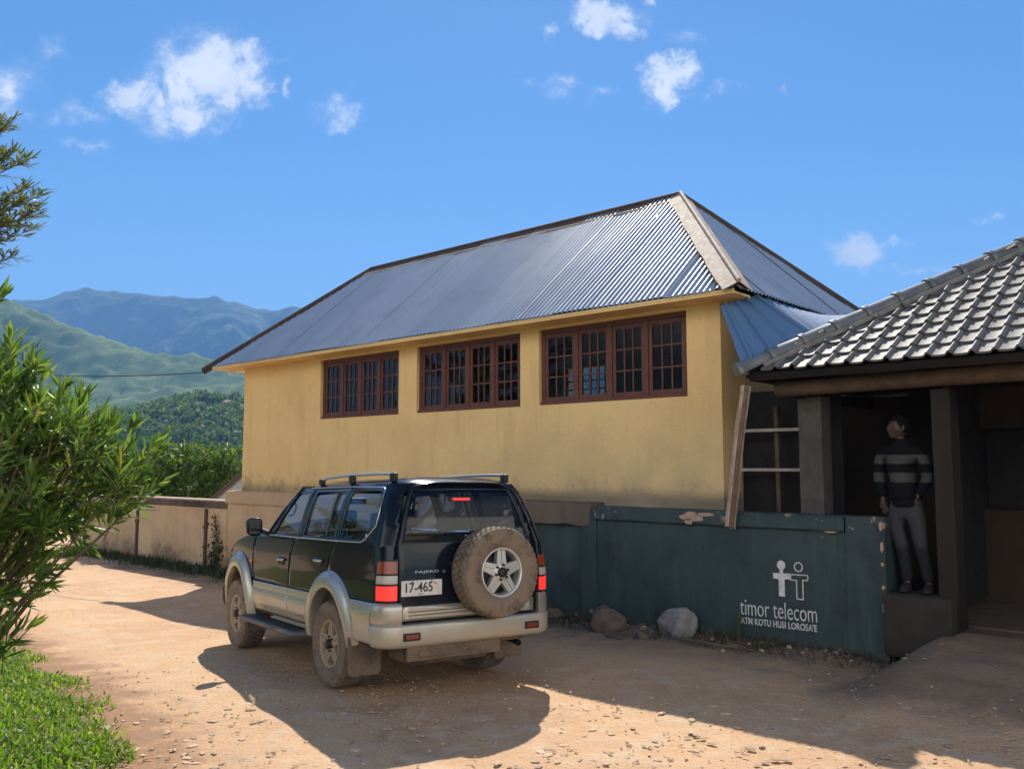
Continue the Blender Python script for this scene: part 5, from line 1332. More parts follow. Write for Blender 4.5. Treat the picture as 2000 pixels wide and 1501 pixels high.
# ------------------------------------------------------------------ person in the shelter
def skin_mesh(name, verts, edges, sub=2):
    """verts: list of (position, radius or (rx, ry)); first is the root"""
    me = bpy.data.meshes.new(name); me.from_pydata([v[0] for v in verts], edges, [])
    ob = bpy.data.objects.new(name, me); COL.objects.link(ob)
    ob.modifiers.new('s', 'SKIN').use_smooth_shade = True
    for i, v in enumerate(verts):
        sv = me.skin_vertices[0].data[i]; r = v[1]; sv.radius = r if isinstance(r, (tuple, list)) else (r, r); sv.use_root = (i == 0)
    ss = ob.modifiers.new('d', 'SUBSURF'); ss.levels = sub; ss.render_levels = sub
    bpy.context.view_layer.update()
    out = bpy.data.meshes.new_from_object(ob.evaluated_get(bpy.context.evaluated_depsgraph_get()))
    bpy.data.objects.remove(ob); bpy.data.meshes.remove(me); out.name = name
    return out
def build_person():
    base = Vector((.165, .20, .70))
    P = thing('person', 'person in a striped zip jacket and shade-painted jeans standing on the step, looking left', 'person', BF, tuple(base))
    s = 1.0
    def V(x, y, z): return (x, y, z)           # x right in the picture, y away, z up from the step
    sk = pbr('brown skin', (.055, .028, .018), .5, spec=.4)
    # one body surface: pelvis, spine, neck, head with jaw and nose, arms with fingers, legs
    v = []; e = []
    def chain(start, pts):
        i = start
        for p, r in pts:
            v.append((p, r)); j = len(v)-1
            if i is not None: e.append((i, j))
            i = j
        return i
    root = chain(None, [(V(-.02, 0, .90), (.095, .07))])
    chest = chain(root, [(V(-.035, .0, 1.05), (.09, .065)), (V(-.05, .01, 1.22), (.10, .07)), (V(-.055, .01, 1.385), (.09, .065))])
    neck = chain(chest, [(V(-.05, .0, 1.45), .052), (V(-.05, -.004, 1.52), .052)])
    chain(neck, [(V(-.052, .0, 1.585), .046)])
    for sx, hand in ((-1, 0), (1, 1)):
        sh = chain(chest, [(V(-.05+sx*.175, .01, 1.40), .036)])
        el = chain(sh, [(V(-.05+sx*.238, .035, 1.13), .030)])
        if sx < 0: wr = chain(el, [(V(-.235, -.02, .93), .026)]); hd = (-.215, -.045, .85)
        else: wr = chain(el, [(V(.10, -.04, .955), .026)]); hd = (.06, -.075, .90)
        w = Vector(v[wr][0]); h = Vector(hd); d = (h-w).normalized()
        pm = chain(wr, [(tuple(w.lerp(h, .55)), (.032, .018)), (tuple(h), (.034, .016))])
        sd = d.cross(Vector((0, 1, 0))).normalized()
        for k in range(4):
            o = (k-1.5)*.0175; L = (.062, .072, .068, .052)[k]
            chain(pm, [(tuple(h+sd*o+d*.022), .0092), (tuple(h+sd*o+d*(.022+L*.5)+Vector((0, -.008, 0))), .0082), (tuple(h+sd*o+d*(.022+L*.85)+Vector((0, .006, 0))), .0072)])
        chain(pm-1, [(tuple(w.lerp(h, .6)+sd*.034*(1 if sx > 0 else -1)+Vector((0, -.008, 0))), .0105), (tuple(h+sd*.05*(1 if sx > 0 else -1)+d*.01), .0085)])
    kn = {}
    for sx in (-1, 1):
        hip = chain(root, [(V(-.02+sx*.085, 0, .82), .05)])
        if sx < 0: pts = [(V(-.075, -.015, .48), .036), (V(-.045, .02, .10), .034), (V(-.045, .01, .06), .040)]
        else: pts = [(V(.115, -.03, .48), .036), (V(.165, .015, .11), .034), (V(.17, .01, .06), .040)]
        an = chain(hip, pts)
        chain(an, [(V(pts[-1][0][0]+.03, -.13, .035), (.036, .028))])
    body = skin_mesh('body', v, e, 2); body.materials.append(sk)
    HR = Matrix.Translation((-.056, -.006, 1.655)) @ Matrix.Rotation(rad(-56), 4, 'Z') @ Matrix.Rotation(rad(-3), 4, 'X')
    G2 = lambda a, b, sa, sb: math.exp(-(a/sa)**2-(b/sb)**2)
    def head_pt(u, k=1.0, face=True):
        x, y, z = u; fr = smooth01((-y+.1)/.7)
        px, py, pz = x*.074, y*.095, z*.118
        lo = smooth01((-z-.15)/.85); px *= 1-.34*lo; py *= 1-.10*lo
        if y > 0: py *= 1-.30*smooth01((-z-.1)/.8)
        px *= 1-.06*smooth01((z-.3)/.7)
        if face:
            f = fr
            py += f*(.006*smooth01((abs(x)-.1)/.5)-.004)
            py -= f*(.026*G2(x, z+.16, .15, .17)+.012*G2(x, z-.02, .11, .22)+.006*G2(x, z-.24, .6, .10)+.012*G2(x, z+.47, .26, .05)+.012*G2(x, z+.58, .24, .05)+.016*G2(x, z+.60, .55, .35)+.030*G2(x, z+.86, .45, .18))
            py += f*(.011*(G2(x-.40, z-.08, .17, .10)+G2(x+.40, z-.08, .17, .10))+.004*G2(x, z+.52, .3, .025))
            px += .004*math.copysign(1, x)*f*G2(abs(x)-.7, z+.12, .25, .2)
        return Vector((px*k, py*k, pz*k))
    bm = bmesh.new(); bm.from_mesh(body)
    def join(fn, useg=40, vseg=30):
        q = bmesh.new(); bmesh.ops.create_uvsphere(q, u_segments=useg, v_segments=vseg, radius=1)
        m_ = {v: bm.verts.new(HR @ fn(v.co)) for v in q.verts}
        for f_ in q.faces: bm.faces.new([m_[v] for v in f_.verts])
        q.free()
    join(head_pt)
    for e_ in (-1, 1): join(lambda c, e_=e_: Vector((e_*(.074+.010*c.x*(1 if e_ > 0 else -1)*1.0)+e_*.004*c.y, .012+.019*c.y+.004*c.z, -.006+.033*c.z)), 12, 10)
    bm.to_mesh(body); bm.free()
    for p in body.polygons: p.use_smooth = True
    o = part('body', body, [], P)
    # jacket
    m, nt, b = new_mat('striped jacket')
    pos = N(nt, 'ShaderNodeTexCoord').outputs['Object']; z = N(nt, 'ShaderNodeSeparateXYZ', {0: pos}).outputs[2]
    zz_ = M(nt, 'ADD', z, M(nt, 'MULTIPLY', M(nt, 'SUBTRACT', noise_n(nt, pos, 14, 2), .5), .012))
    def band(lo, hi): return M(nt, 'MULTIPLY', M(nt, 'GREATER_THAN', zz_, lo), M(nt, 'LESS_THAN', zz_, hi))
    k = M(nt, 'ADD', band(1.285, 1.375), band(1.10, 1.195), clamp=True)
    nt.links.new(mixc(nt, k, (.004, .004, .005), (.055, .054, .052)), b.inputs['Base Color']); setp(b, Roughness=.9, Specular_IOR_Level=.2)
    nt.links.new(N(nt, 'ShaderNodeBump', {'Strength': .4, 'Distance': .01, 'Height': noise_n(nt, pos, 22, 4)}).outputs[0], b.inputs['Normal'])
    jv = []; je = []
    def jc(start, pts):
        i = start
        for p, r in pts:
            jv.append((p, r)); j = len(jv)-1
            if i is not None: je.append((i, j))
            i = j
        return i
    r0 = jc(None, [(V(-.03, .0, 1.08), (.165, .120))]); jc(r0, [(V(-.02, 0, .95), (.172, .128)), (V(-.02, 0, .875), (.182, .138)), (V(-.02, 0, .85), (.182, .138))])
    c = jc(r0, [(V(-.05, .01, 1.24), (.165, .118)), (V(-.055, .01, 1.385), (.125, .105))]); jc(c, [(V(-.05, .012, 1.475), (.092, .086)), (V(-.05, .013, 1.515), (.076, .076)), (V(-.05, .018, 1.545), (.078, .078))])
    for sx in (-1, 1):
        i = jc(c, [(V(-.05+sx*.195, .01, 1.40), .074), (V(-.05+sx*.228, .022, 1.27), .068), (V(-.05+sx*.24, .035, 1.13), .064)])
        jc(i, [(V(-.24, -.005, .99), .052), (V(-.235, -.02, .935), .044)] if sx < 0 else [(V(.14, -.015, 1.02), .056), (V(.105, -.035, .965), .046)])
    jk = skin_mesh('jacket', jv, je, 2); jk.materials.append(m); jacket = part('jacket', jk, [], P)
    mb = MB().tube([(-.03, -.112, .915), (-.035, -.122, 1.08), (-.045, -.115, 1.24), (-.05, -.10, 1.36)], .006, 6); part('zip', mb.xf(Matrix.Translation(base)), pbr('zip metal', (.4, .4, .4), .4, metal=.6), jacket)
    # jeans; shade below the knees is painted into their colour
    m2, nt, b = new_mat('shade-painted jeans'); pos = N(nt, 'ShaderNodeTexCoord').outputs['Object']; z = N(nt, 'ShaderNodeSeparateXYZ', {0: pos}).outputs[2]
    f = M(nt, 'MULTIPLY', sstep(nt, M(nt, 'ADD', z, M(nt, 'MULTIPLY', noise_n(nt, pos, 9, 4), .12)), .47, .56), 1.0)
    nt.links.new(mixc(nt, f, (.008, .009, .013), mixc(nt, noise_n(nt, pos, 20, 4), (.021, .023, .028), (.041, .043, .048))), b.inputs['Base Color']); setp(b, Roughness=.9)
    jv.clear(); je.clear()
    r0 = jc(None, [(V(-.02, 0, .885), (.138, .10))]); jc(r0, [(V(-.02, 0, .99), (.125, .09))])
    for sx in (-1, 1):
        pts = [(V(-.075, -.015, .48), .070), (V(-.05, .015, .20), .060), (V(-.045, .02, .095), .060)] if sx < 0 else [(V(.115, -.03, .48), .070), (V(.155, .01, .20), .060), (V(.165, .015, .095), .060)]
        jc(r0, [(V(-.02+sx*.088, 0, .80), .106), (V(-.04+sx*.09 if sx < 0 else .095, -.01, .64), .084)]+pts)
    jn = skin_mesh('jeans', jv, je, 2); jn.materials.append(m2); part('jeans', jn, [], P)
    # hair: a short cap over the skull
    hb = bmesh.new(); bmesh.ops.create_uvsphere(hb, u_segments=44, v_segments=34, radius=1)
    line = lambda c: c.z-(.52-.98*smooth01((c.y+.75)/1.0))+.05*noise.noise(c*7)
    bmesh.ops.delete(hb, geom=[q for q in hb.verts if line(q.co) < 0], context='VERTS')
    for q in hb.verts:
        c = q.co.copy(); e_ = smooth01(line(c)/.28)
        q.co = (HR @ head_pt(c, 1.0+.02+e_*(.085+.05*noise.noise(c*6)+.05*noise.noise(c*15)), False))+base
    part('hair', MB().addbm(hb, smooth=True), pbr('black hair', (.005, .0045, .004), .8, spec=.15, bump=.8, bscale=120), P)
    eyem = pbr('dark eyes', (.02, .015, .012), .3)
    for dx in (-.031, .031): part('eye', MB().lathe([(.0095*math.sin(PI*k/6), -.0095*math.cos(PI*k/6)) for k in range(7)], 10, 'z', base+(HR @ Vector((dx, -.074, .010)))), eyem, P)
    for sx, x in ((-1, -.04), (1, .172)):
        bm = bmesh.new(); bmesh.ops.create_uvsphere(bm, u_segments=18, v_segments=12, radius=1)
        for q in bm.verts:
            c = q.co; y = c.y*.145; zz = c.z*(.062 if c.y > 0 else .045); zz = max(zz, -.035)
            q.co = Vector((c.x*.05+.10*y*-1.2*(1 if sx > 0 else .2), y-.065, zz+.036))+Vector((x, 0, 0))+base
        part('shoe', MB().addbm(bm, smooth=True), pbr('dusty grey shoe', (.022, .020, .019), .9, spec=.15, var=(.04, .036, .031), vscale=25), P)
build_person()

# ------------------------------------------------------------------ stones at the wall foot
def rock_mb(sx, sy, sz, seed, rough=.35, cuts=5):
    bm = bmesh.new(); bmesh.ops.create_icosphere(bm, subdivisions=4, radius=1)
    r = random.Random(seed)
    planes = [(Vector((r.uniform(-1, 1), r.uniform(-1, 1), r.uniform(-.3, 1))).normalized(), r.uniform(.55, .82)) for _ in range(cuts)]
    for v in bm.verts:
        c = v.co.copy()
        for n_, d in planes:
            k = c.dot(n_)-d
            if k > 0: c -= n_*k*.9
        c *= 1+rough*.35*noise.noise(c*1.6+Vector((seed, 0, 0)))+rough*.12*noise.noise(c*5+Vector((seed, 3, 0)))+rough*.05*noise.noise(c*14)
        v.co = Vector((c.x*sx, c.y*sy, c.z*sz))
    return MB().addbm(bm, smooth=True)
brownrock = pbr('brown boulder', (.17, .115, .085), .9, var=(.10, .068, .05), vscale=9, bump=.6, bscale=28)
greyrock = pbr('grey rubble', (.27, .265, .26), .9, var=(.15, .135, .12), vscale=6, bump=.6, bscale=30)
tanrock = pbr('tan stone', (.33, .245, .175), .9, var=(.20, .14, .10), vscale=14, bump=.5, bscale=60)
def bfw(x, t, dz=0):
    p = BF @ Vector((x, t, 0)); return Vector((p.x, p.y, ground_z(p.x, p.y)+dz))
def stone(label, x, t, sx, sy, sz, seed, mat, rz=0, group=None, name='boulder', dz=.45, cuts=5, rough=.35):
    p = bfw(x, t, sz*dz); single(name, rock_mb(sx, sy, sz, seed, rough, cuts), mat, label, 'stone', Matrix.Translation(p) @ Matrix.Rotation(rz, 4, 'Z'), group=group)
stone('brown boulder at the foot of the green wall, nearest the car', -3.23, -.30, .235, .19, .195, 5, brownrock, .4)
stone('pale grey concrete lump leaning on the green wall', -2.33, -.20, .255, .15, .235, 11, greyrock, -.5, dz=.55, cuts=7, rough=.5)
stone('small dark stone in front of the grey concrete lump', -2.62, -.46, .10, .08, .06, 23, brownrock, .2)
stone('flat slab of rubble lying in front of the brown boulder', -2.85, -.62, .21, .12, .03, 31, brownrock, -.65)
stone('dark brown stone half hidden behind the brown boulder', -3.42, -.10, .16, .12, .17, 41, brownrock, .2)
stone('low dark stone beside the pilaster foot', -4.35, -.12, .22, .12, .10, 47, brownrock, .2)
mb = MB(); mb.beam((0, 0, -.05), (.05, .02, .30), .05, .035); mb.beam((.06, .0, -.05), (.045, .015, .24), .03, .03)
single('stake', mb, pbr('mossy stake', (.06, .065, .035), .9, var=(.035, .035, .02), bump=.4), 'short mossy wooden stake at the foot of the green wall', 'stake', Matrix.Translation(bfw(-1.63, -.12)))
mb = MB(); mb.tube([(-.5, .0, .03), (-.15, -.06, .045), (.2, -.03, .03), (.5, .02, .025)], [.012, .014, .012, .006], 6); mb.tube([(-.1, -.055, .045), (.1, -.14, .03)], [.008, .004], 5)
single('fallen_branch', mb, bark, 'dry broken branch lying on the ground below the green wall', 'branch', Matrix.Translation(bfw(-1.75, -.42)) @ Matrix.Rotation(-.74, 4, 'Z'))

# ------------------------------------------------------------------ loose stones and chips on the road
def on_road(n, ylo=4.8, yhi=15.5):
    out = []
    while len(out) < n:
        y = ylo*(yhi/ylo)**random.random(); x = random.uniform(-.62, .62)*y
        p = BFI @ Vector((x, y, 0))
        if p.y > -.08 and p.x < .1: continue
        if p.y > .0 or (p.x > -.25 and p.y > -1.7 and random.random() < .8): continue
        if grass_dist(x, y) > .35: continue
        out.append((x, y))
    return out
def scatter(name, n, smin, smax, flat, mat, seed, cl=1.0):
    mb = MB(); bm0 = []
    for k in range(7):
        b = bmesh.new(); bmesh.ops.create_icosphere(b, subdivisions=1, radius=1)
        vs = [v.co*(1+.35*noise.noise(v.co*1.5+Vector((k*3+seed, 0, 0)))) for v in b.verts]; fs = [tuple(v.index for v in f.verts) for f in b.faces]; b.free(); bm0.append((vs, fs))
    for x, y in on_road(n):
        if noise.noise(Vector((x*.9+seed, y*.9, 1)))+random.random()*1.2 < .35*cl: continue
        vs, fs = bm0[random.randrange(7)]; s = smin*(smax/smin)**(random.random()**2.2)
        R = Matrix.Rotation(random.uniform(0, 6.3), 3, 'Z') @ Matrix.Rotation(random.gauss(0, .2), 3, 'X'); z = ground_z(x, y)
        sx, sy = random.uniform(.7, 1.3), random.uniform(.6, 1.1)
        mb.add([R @ Vector((v.x*s*sx, v.y*s*sy, v.z*s*flat))+Vector((x, y, z+s*flat*.25)) for v in vs], fs, 0, False)
    for x, y in on_road(420, 4.8, 7.4):
        vs, fs = bm0[random.randrange(7)]; s = random.uniform(.014, .042); R = Matrix.Rotation(random.uniform(0, 6.3), 3, 'Z') @ Matrix.Rotation(random.gauss(0, .08), 3, 'X')
        mb.add([R @ Vector((v.x*s*1.3, v.y*s*.75, v.z*s*.16))+Vector((x, y, ground_z(x, y)+.004)) for v in vs], fs, 0, False)
    for _ in range(120):
        bx = random.uniform(-5.2, .25); bt = -abs(random.gauss(0, .20))-.03; q = bfw(bx, bt); vs, fs = bm0[random.randrange(7)]; s = .007*(.034/.007)**(random.random()**2)
        R = Matrix.Rotation(random.uniform(0, 6.3), 3, 'Z'); mb.add([R @ Vector((v.x*s*1.2, v.y*s*.9, v.z*s*.7))+q+Vector((0, 0, s*.3)) for v in vs], fs, 0, False)
    return single(name, mb, mat, 'small loose stones and chips scattered over the dirt road', 'gravel', kind='stuff', fixn=False)
gravelmat = pbr('loose stone chips', (.54, .395, .27), .9, var=(.42, .28, .18), vscale=20, island=.5)
scatter('gravel', 4200, .004, .016, .32, gravelmat, 3)
def chips(n):
    mb = MB()
    for x, y in on_road(n, 4.8, 9):
        if noise.noise(Vector((x*.7, y*.7, 5)))+random.random()*.9 < .45: continue
        s = random.uniform(.008, .030); a = random.uniform(0, 6.3); z = ground_z(x, y)+.008
        k = 6; P = []
        for i in range(k):
            t = 2*PI*i/k; r = s*random.uniform(.6, 1.1); px = r*math.cos(t); py = r*.42*math.sin(t)
            P.append((x+px*math.cos(a)-py*math.sin(a), y+px*math.sin(a)+py*math.cos(a), z+random.uniform(.0, .012)))
        q = [(p[0], p[1], p[2]-.004) for p in P]
        mb.add(P+q, [tuple(range(k)), tuple(range(2*k-1, k-1, -1))]+[(i, (i+1) % k, (i+1) % k+k, i+k) for i in range(k)])
    return single('leaf_litter', mb, pbr('dry leaf litter', (.54, .40, .275), .9, var=(.40, .275, .175), vscale=15, island=.5), 'dry curled leaves and flakes lying on the dirt road', 'litter', kind='stuff', fixn=False)
chips(1300)

# ------------------------------------------------------------------ grass and weeds
grassmat = leaf_material('grass blade', [(0, (.085, .15, .020)), (.4, (.15, .26, .032)), (.8, (.22, .33, .05)), (.94, (.30, .31, .09)), (1, (.42, .36, .18))], .5, .5, .3)
weedmat = leaf_material('dark weed', [(0, (.018, .035, .010)), (.5, (.035, .06, .016)), (.85, (.06, .085, .025)), (1, (.13, .11, .05))], .3, .5)
def blades(name, pts, hmin, hmax, wmin, wmax, lean, mat, label, cat):
    n = len(pts); O = np.array(pts); a = rng.random(n)*2*PI; l = np.abs(rng.normal(size=n))*lean
    D = np.stack([np.cos(a)*l, np.sin(a)*l, np.ones(n)], 1); U = np.stack([-np.cos(a), -np.sin(a), .4*np.ones(n)], 1)
    me = leaves_mesh(name, O, D, U, hmin+(hmax-hmin)*rng.random(n)**1.6, wmin+(wmax-wmin)*rng.random(n), .5*rng.random(n), mat, .15)
    return single(name, me, [], label, cat, kind='stuff')
pts = []; side = []
while len(pts) < 42000:
    y = 4.6*(15.0/4.6)**random.random(); x = random.uniform(-.72, -.2)*y
    g = grass_dist(x, y)
    if g < -.12 or x < -.68*y-.4: continue
    den = smooth01((g+.12+.35*noise.noise(Vector((x*2.2, y*2.2, 6))))/.5)*(.6+1.0*noise.noise(Vector((x*1.7, y*1.7, 2)))+.3)
    if random.random() > den: continue
    pts.append((x, y, ground_z(x, y)-.01))
blades('grass', pts, .025, .105, .004, .010, .95, grassmat, 'bright green grass and small weeds on the bank beside the road', 'grass')
# broad-leaved weeds standing in the grass
pts = [p for p in random.sample(pts, 3000)]
O = np.array(pts)+np.array([0, 0, .03]); D = rand_unit(len(pts)); D[:, 2] = np.abs(D[:, 2])*.8+.25
single('ground_weeds', leaves_mesh('ground_weeds', O, D, np.tile([0, 0, 1.], (len(pts), 1)), .035+.05*rng.random(len(pts)), .009+.010*rng.random(len(pts)), .3*rng.random(len(pts)), grassmat), [], 'low broad-leaved weeds mixed into the bank grass', 'weeds', kind='stuff')
pts = []
for _ in range(9000):   # along the beige walls
    x = random.uniform(-20.5, -9.0); t = -abs(random.gauss(0, .22))+.04; 
    if random.random() > .75+.5*noise.noise(Vector((x*1.1, 0, 3))): continue
    pts.append(tuple(bfw(x, t, -.01)))
blades('wall_weeds', pts, .04, .24, .005, .014, .5, weedmat, 'dark weeds growing along the foot of the beige wall', 'weeds')
pts = []
for _ in range(5200):
    x = random.uniform(-4.2, .35); t = -abs(random.gauss(0, .2))-.03
    if random.random() > .35+.9*noise.noise(Vector((x*1.9, 0, 7))): continue
    pts.append(tuple(bfw(x, t, -.01)))
blades('dry_weeds', pts, .03, .13, .003, .008, .8, leaf_material('dry weed', [(0, (.03, .03, .012)), (.6, (.07, .06, .03)), (1, (.15, .11, .06))], .2, .7), 'sparse dry weeds at the foot of the green wall', 'weeds')
# far verge of the road behind the shrub
pts = []
while len(pts) < 6000:
    x = random.uniform(-13.5, -8.2); y = random.uniform(13.5, 21.5); p = BFI @ Vector((x, y, 0))
    if p.x > -18.6 or p.y > -.3 and p.x > -20 or random.random() > .6+.8*noise.noise(Vector((x*.8, y*.8, 2))) or (grass_dist(x, y) < -1.2 and p.x > -18.5 and p.y < -1.2): continue
    pts.append((x, y, ground_z(x, y)-.01))
blades('verge_grass', pts, .06, .30, .006, .016, .5, grassmat, 'longer grass on the far verge beyond the shrub', 'grass')
# creeper on the beige wall
def creeper():
    b = bfw(-13.15, .0); root = thing('creeper', 'thin creeper climbing the beige wall beside a rusty post', 'plant', base=tuple(b))
    mb = MB(); O = []
    for k in range(4):
        p = [BF @ Vector((-13.15+.05*k-.08+.06*math.sin(j*1.3+k), .0-.02*(j % 2), -.1+j*.14*(1-.1*k))) for j in range(9)]; mb.tube(p, .006, 5)
        for q in p[1:]:
            w = 16 if q.z < .35 else 5
            for _ in range(w): O.append(q+Vector((random.gauss(0, .10 if q.z < .35 else .05), random.gauss(-.04, .05), random.gauss(0, .06))))
    part('stems', mb, bark, root); n = len(O); O = np.array([tuple(o-b) for o in O])
    me = leaves_mesh('foliage', O, rand_unit(n)+np.array([-.3, -.6, 0]), np.tile([0, 0, 1.], (n, 1)), .05+.05*rng.random(n), .016+.012*rng.random(n), .2*rng.random(n), weedmat)
    o = bpy.data.objects.new('foliage', me); COL.objects.link(o); o.parent = root
creeper()

# ------------------------------------------------------------------ shrubs and the tree
shrub('oleander_shrub', 'tall shrub on the road verge half hidden by the large near shrub', (-10.6, 13.6),
      [(-10.6, 13.6, 1.9, 1.5, 1.4, 1.6), (-12.3, 13.9, 1.7, 1.2, 1.2, 1.4), (-11.4, 12.4, 1.6, 1.2, 1.0, 1.3), (-9.9, 13.2, 1.2, .9, .9, .9)],
      900, .17, 14, .26, 60, upb=.25, stem_r=.03, zmin=.4, wd=.09)
shrub('oleander_shrub', 'large near shrub with long glossy leaves at the left edge', (-3.55, 5.15),
      [(-3.35, 5.3, 1.95, .95, .85, .72), (-2.66, 5.2, 1.98, .58, .6, .52), (-3.5, 5.1, 2.45, .62, .6, .52), (-3.05, 5.1, 1.45, .62, .6, .42), (-2.95, 5.0, 1.02, .34, .34, .16), (-4.3, 5.4, 2.0, .9, .9, .9), (-2.62, 5.05, 2.12, .36, .35, .3), (-3.0, 5.0, 2.25, .42, .4, .36), (-3.45, 5.1, 2.78, .46, .4, .36), (-3.0, 5.15, 2.58, .34, .34, .28)],
      800, .17, 17, .22, 170, upb=.16, stem_r=.013, zmin=.45, wd=.066, spread=.9)
shrub('oleander_shrub', 'rounded shrub rising behind the beige wall below the hills', (-8.2, 21.8),
      [(-8.1, 21.8, 1.60, 1.25, .9, 1.08), (-9.1, 21.9, 1.35, .8, .8, .90), (-7.1, 21.7, 1.65, .7, .7, .85), (-9.9, 22.2, 1.1, .8, .8, .7)],
      1500, .17, 13, .20, 16, upb=.12, stem_r=.03, zmin=.5, wd=.10, spread=1.0)
treeleaf = leaf_material('feathery tree leaf', [(0, (.045, .070, .020)), (.4, (.085, .12, .032)), (.7, (.13, .145, .045)), (1, (.22, .155, .06))], .42, .45, .4)
def tall_tree():
    KT = 1.55; b = Vector((-10.4, 12.9, ground_z(-10.4, 12.9)-.05)); root = thing('feathery_tree', 'tall tree whose feathery branch tips reach in at the upper left', 'tree', base=tuple(b))
    mb = MB(); top = b+Vector((.4, .1, 9.8))
    mb.tube([b, b+Vector((.05, .0, 2.3)), b+Vector((.3, .05, 4.9)), b+Vector((.25, .1, 7.6)), top], [.24, .19, .15, .10, .03], 10)
    O = []; D = []; U = []
    def spray(p0, p1, nt_, L):
        p0 = Vector(p0); p1 = Vector(p1); d = (p1-p0); n = max(4, int(d.length/.15))
        sag = lambda t: p0.lerp(p1, t)+Vector((0, 0, -.07*d.length*t*t+.06*math.sin(t*7)))
        mb.tube([sag(t/6) for t in range(7)], [.014*(1-t/7)+.003 for t in range(7)], 5, cap=False)
        for i in range(n):
            t = .12+.88*(i+.5)/n; q = sag(t); tan = (sag(min(1, t+.05))-sag(t-.05)).normalized()
            for s in (-1, 1):
                sd = (tan.cross(Vector((0, 0, 1)))*s).normalized()
                td = (tan*.75+sd*random.uniform(.3, .9)+Vector((0, 0, random.uniform(-.1, .75)))).normalized(); TL = L*(1.05-.6*t)*random.uniform(.7, 1.2)
                e = q+td*TL+Vector((0, 0, -.12*TL)); mb.tube([q, q.lerp(e, .5)+Vector((0, 0, .012)), e], [.004, .003, .0015], 3, cap=False)
                m = max(4, int(TL/.040))
                for k in range(m):
                    w = q.lerp(e, (k+.6)/m); 
                    for s2 in (-1, 1):
                        lv = (td*.9+td.cross(Vector((0, 0, 1)))*s2*random.uniform(.35, .8)+Vector((random.gauss(0, .15), random.gauss(0, .15), random.uniform(-.35, .5)))).normalized()
                        O.append(tuple(w-b)); D.append(tuple(lv)); U.append((random.gauss(0, .3), random.gauss(0, .3), 1))
    # branch tips that reach into the view, then the rest of the crown
    tr = lambda z: b+Vector((.3, .08, z))
    reach = [((-4.50, 8.0, 5.30), 3.6), ((-4.36, 8.1, 4.98), 3.5), ((-4.30, 8.0, 4.66), 3.3), ((-4.34, 8.2, 4.45), 3.2), ((-4.48, 8.0, 4.28), 3.3), ((-4.44, 8.1, 4.02), 2.8), ((-4.62, 8.3, 5.1), 3.7), ((-4.6, 7.8, 4.8), 3.5), ((-4.58, 8.0, 4.52), 3.2), ((-4.66, 8.2, 4.35), 3.2), ((-4.72, 8.0, 4.98), 3.4), ((-4.75, 8.2, 4.66), 3.1), ((-4.55, 7.9, 4.9), 3.4), ((-4.5, 8.3, 4.6), 3.2)]
    for e, z in reach+[(tuple(Vector(q)+Vector((-random.uniform(.0, .4), random.uniform(-.4, .4), random.uniform(-.06, .24)))), w+random.uniform(-.6, .2)) for q, w in reach for _ in range(1)]: spray(tr(z*KT+.2), Vector((0, 0, EYE))+(Vector(e)+Vector((-.27, 0, .02))-Vector((0, 0, EYE)))*KT, 0, .42)
    for k in range(46):
        a = random.uniform(1.0, 5.7); r = random.uniform(1.3, 3.2); z = random.uniform(3.2, 9.4); r *= 1-.6*max(0, (z-6)/4)
        spray(tr(z-.5), tr(z)+Vector((r*math.cos(a), r*math.sin(a), random.uniform(.2, 1.0))), 0, .62)
    part('trunk', mb, bark, root, fixn=False); n = len(O)
    me = leaves_mesh('crown', np.array(O), np.array(D), np.array(U), 1.7*(.06+.055*rng.random(n)), .0105+.006*rng.random(n), .3*rng.random(n), treeleaf)
    o = bpy.data.objects.new('crown', me); COL.objects.link(o); o.parent = root
tall_tree()

# woods on the near slope: crowns of leaf clumps, too many and too far to count
def woods():
    O = []; D = []; U = []; L = []
    k = 0
    while k < 2500:
        y = random.uniform(235, 430); x = random.uniform(-.62, -.12)*y
        if noise.noise(Vector((x/38, y/38, 4)))+.35*noise.noise(Vector((x/12, y/12, 1))) < -.30: continue
        z = h_near(x, y); r = random.uniform(1.6, 3.6); hgt = r*random.uniform(1.3, 2.0); k += 1
        n = 56; u = rand_unit(n); u[:, 2] = np.abs(u[:, 2])*1.1-.2; rr = (.6+.4*rng.random(n))*(1+.25*np.sin(u[:, 0]*5+k)*np.cos(u[:, 1]*6+k))
        P = np.array([x, y, z+hgt*.45])+u*rr[:, None]*np.array([r, r, hgt*.6])
        O.append(P); d = u+rand_unit(n)*.7; D.append(d); U.append(rand_unit(n)); L.append(np.full(n, r*.42))
    O = np.vstack(O); D = np.vstack(D); U = np.vstack(U); L = np.concatenate(L)*(.6+.8*rng.random(len(O)))
    m = leaf_material('distant tree crowns', [(0, (.05, .10, .022)), (.5, (.095, .16, .038)), (1, (.18, .23, .06))], .3, .6, .2)
    single('woods', leaves_mesh('woods', O-D*L[:, None]*.4, D, U, L, L*.38, .2*rng.random(len(O)), m), [], 'dense woods covering the slope below the mountains', 'woods', kind='stuff')
woods()
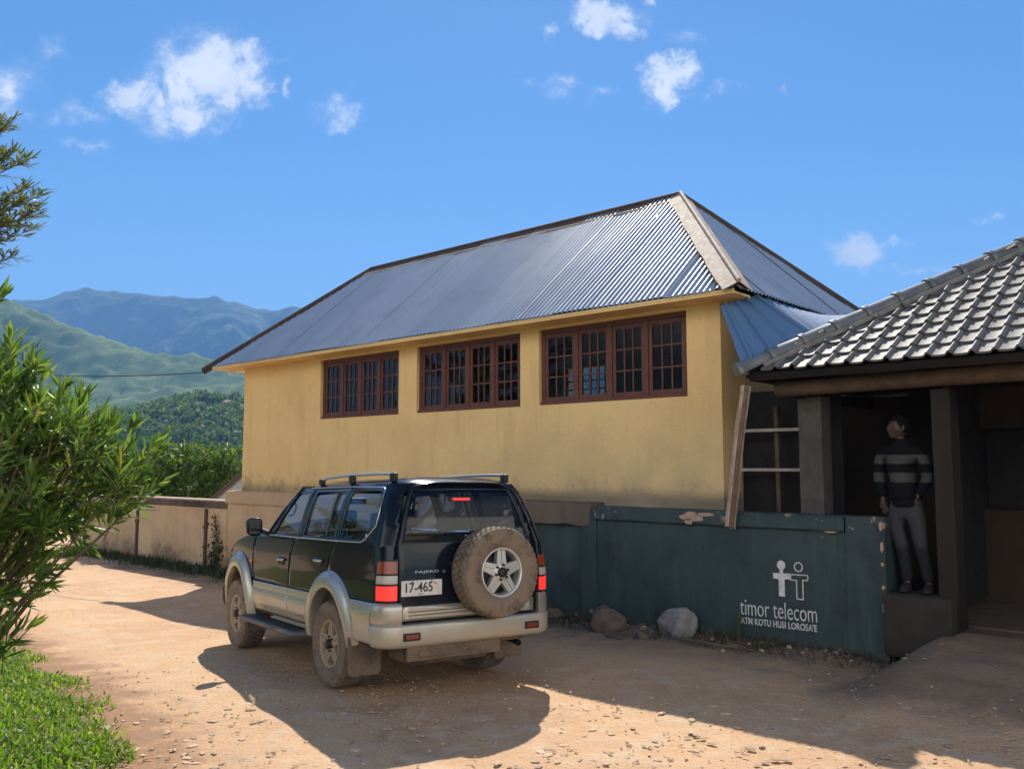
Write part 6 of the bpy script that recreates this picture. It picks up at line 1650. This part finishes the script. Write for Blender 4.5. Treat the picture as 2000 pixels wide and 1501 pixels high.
def hill_house(label, x, y, s, wallc, roofc, rz):
    z = h_near(x, y); F = Matrix.Translation((x, y, z)) @ Matrix.Rotation(rz, 4, 'Z')
    h = thing('hill_house', label, 'house', F, group='small houses on the far slope')
    mb = MB().box(-s, s, -s*.7, s*.7, -2, s*.75+1.5); mb.prism([(-s*.7, s*.75+1.5), (s*.7, s*.75+1.5), (0, s*1.3+1.5)], lambda a, b_, d: (d, a, b_), -s, s); part('wall', mb, pbr('hill house wall', wallc, .8), h)
    mb = MB(); 
    for sg in (-1, 1): mb.beam((-s*1.1, sg*s*.42, s*1.05+1.5), (s*1.1, sg*s*.42, s*1.05+1.5), s*1.12, .18, up=(0, sg*.55, .83))
    part('roof', mb, pbr('hill house roof', roofc, .7), h)
    mb = MB()
    for q in (-.5, .5): mb.box(s*q-.5, s*q+.5, -s*.72, -s*.69, 1.9, 3.1)
    part('window', mb, darkin, h)
hill_house('pinkish roofed house low on the wooded slope', -.358*350, 350, 1.6, (.42, .31, .25), (.42, .24, .17), .3)
hill_house('pale pink house higher on the wooded slope', -.327*395, 395, 1.7, (.50, .37, .32), (.40, .25, .20), -.4)

# ------------------------------------------------------------------ wire from the eave and its insulator
def wire():
    a = BF @ Vector((-13.60, -.18, 3.90)); b = Vector((-14.5, 23.0, 4.55)); pts = []
    for k in range(25):
        t = k/24; p = a.lerp(b, t); p.z -= .32*4*t*(1-t)*.4; pts.append(p)
    single('overhead_wire', MB().tube(pts, .011, 5), black_trim, 'thin dark wire running left from the corner of the yellow house roof', 'wire')
    mb = MB(); q = BF @ Vector((-12.98, .10, 3.88)); mb.lathe([(0, .05), (.02, .05), (.03, .03), (.045, -.03), (.03, -.055), (0, -.06)], 14, 'z', q)
    single('porcelain_insulator', mb, pbr('white porcelain', (.7, .7, .68), .3), 'small white insulator under the left end of the yellow eave', 'insulator')
wire()

# ------------------------------------------------------------------ air
def haze():
    mb = MB().box(-3700, 2600, -60, 4000, -75, 760)
    m = bpy.data.materials.new('haze'); m.use_nodes = True; nt = m.node_tree; nt.nodes.clear()
    out = N(nt, 'ShaderNodeOutputMaterial'); v = N(nt, 'ShaderNodeVolumePrincipled', {'Color': (.20, .46, .98, 1), 'Density': .00030, 'Anisotropy': .1})
    nt.links.new(v.outputs[0], out.inputs['Volume'])
    single('haze', mb, m, kind='stuff')
haze()
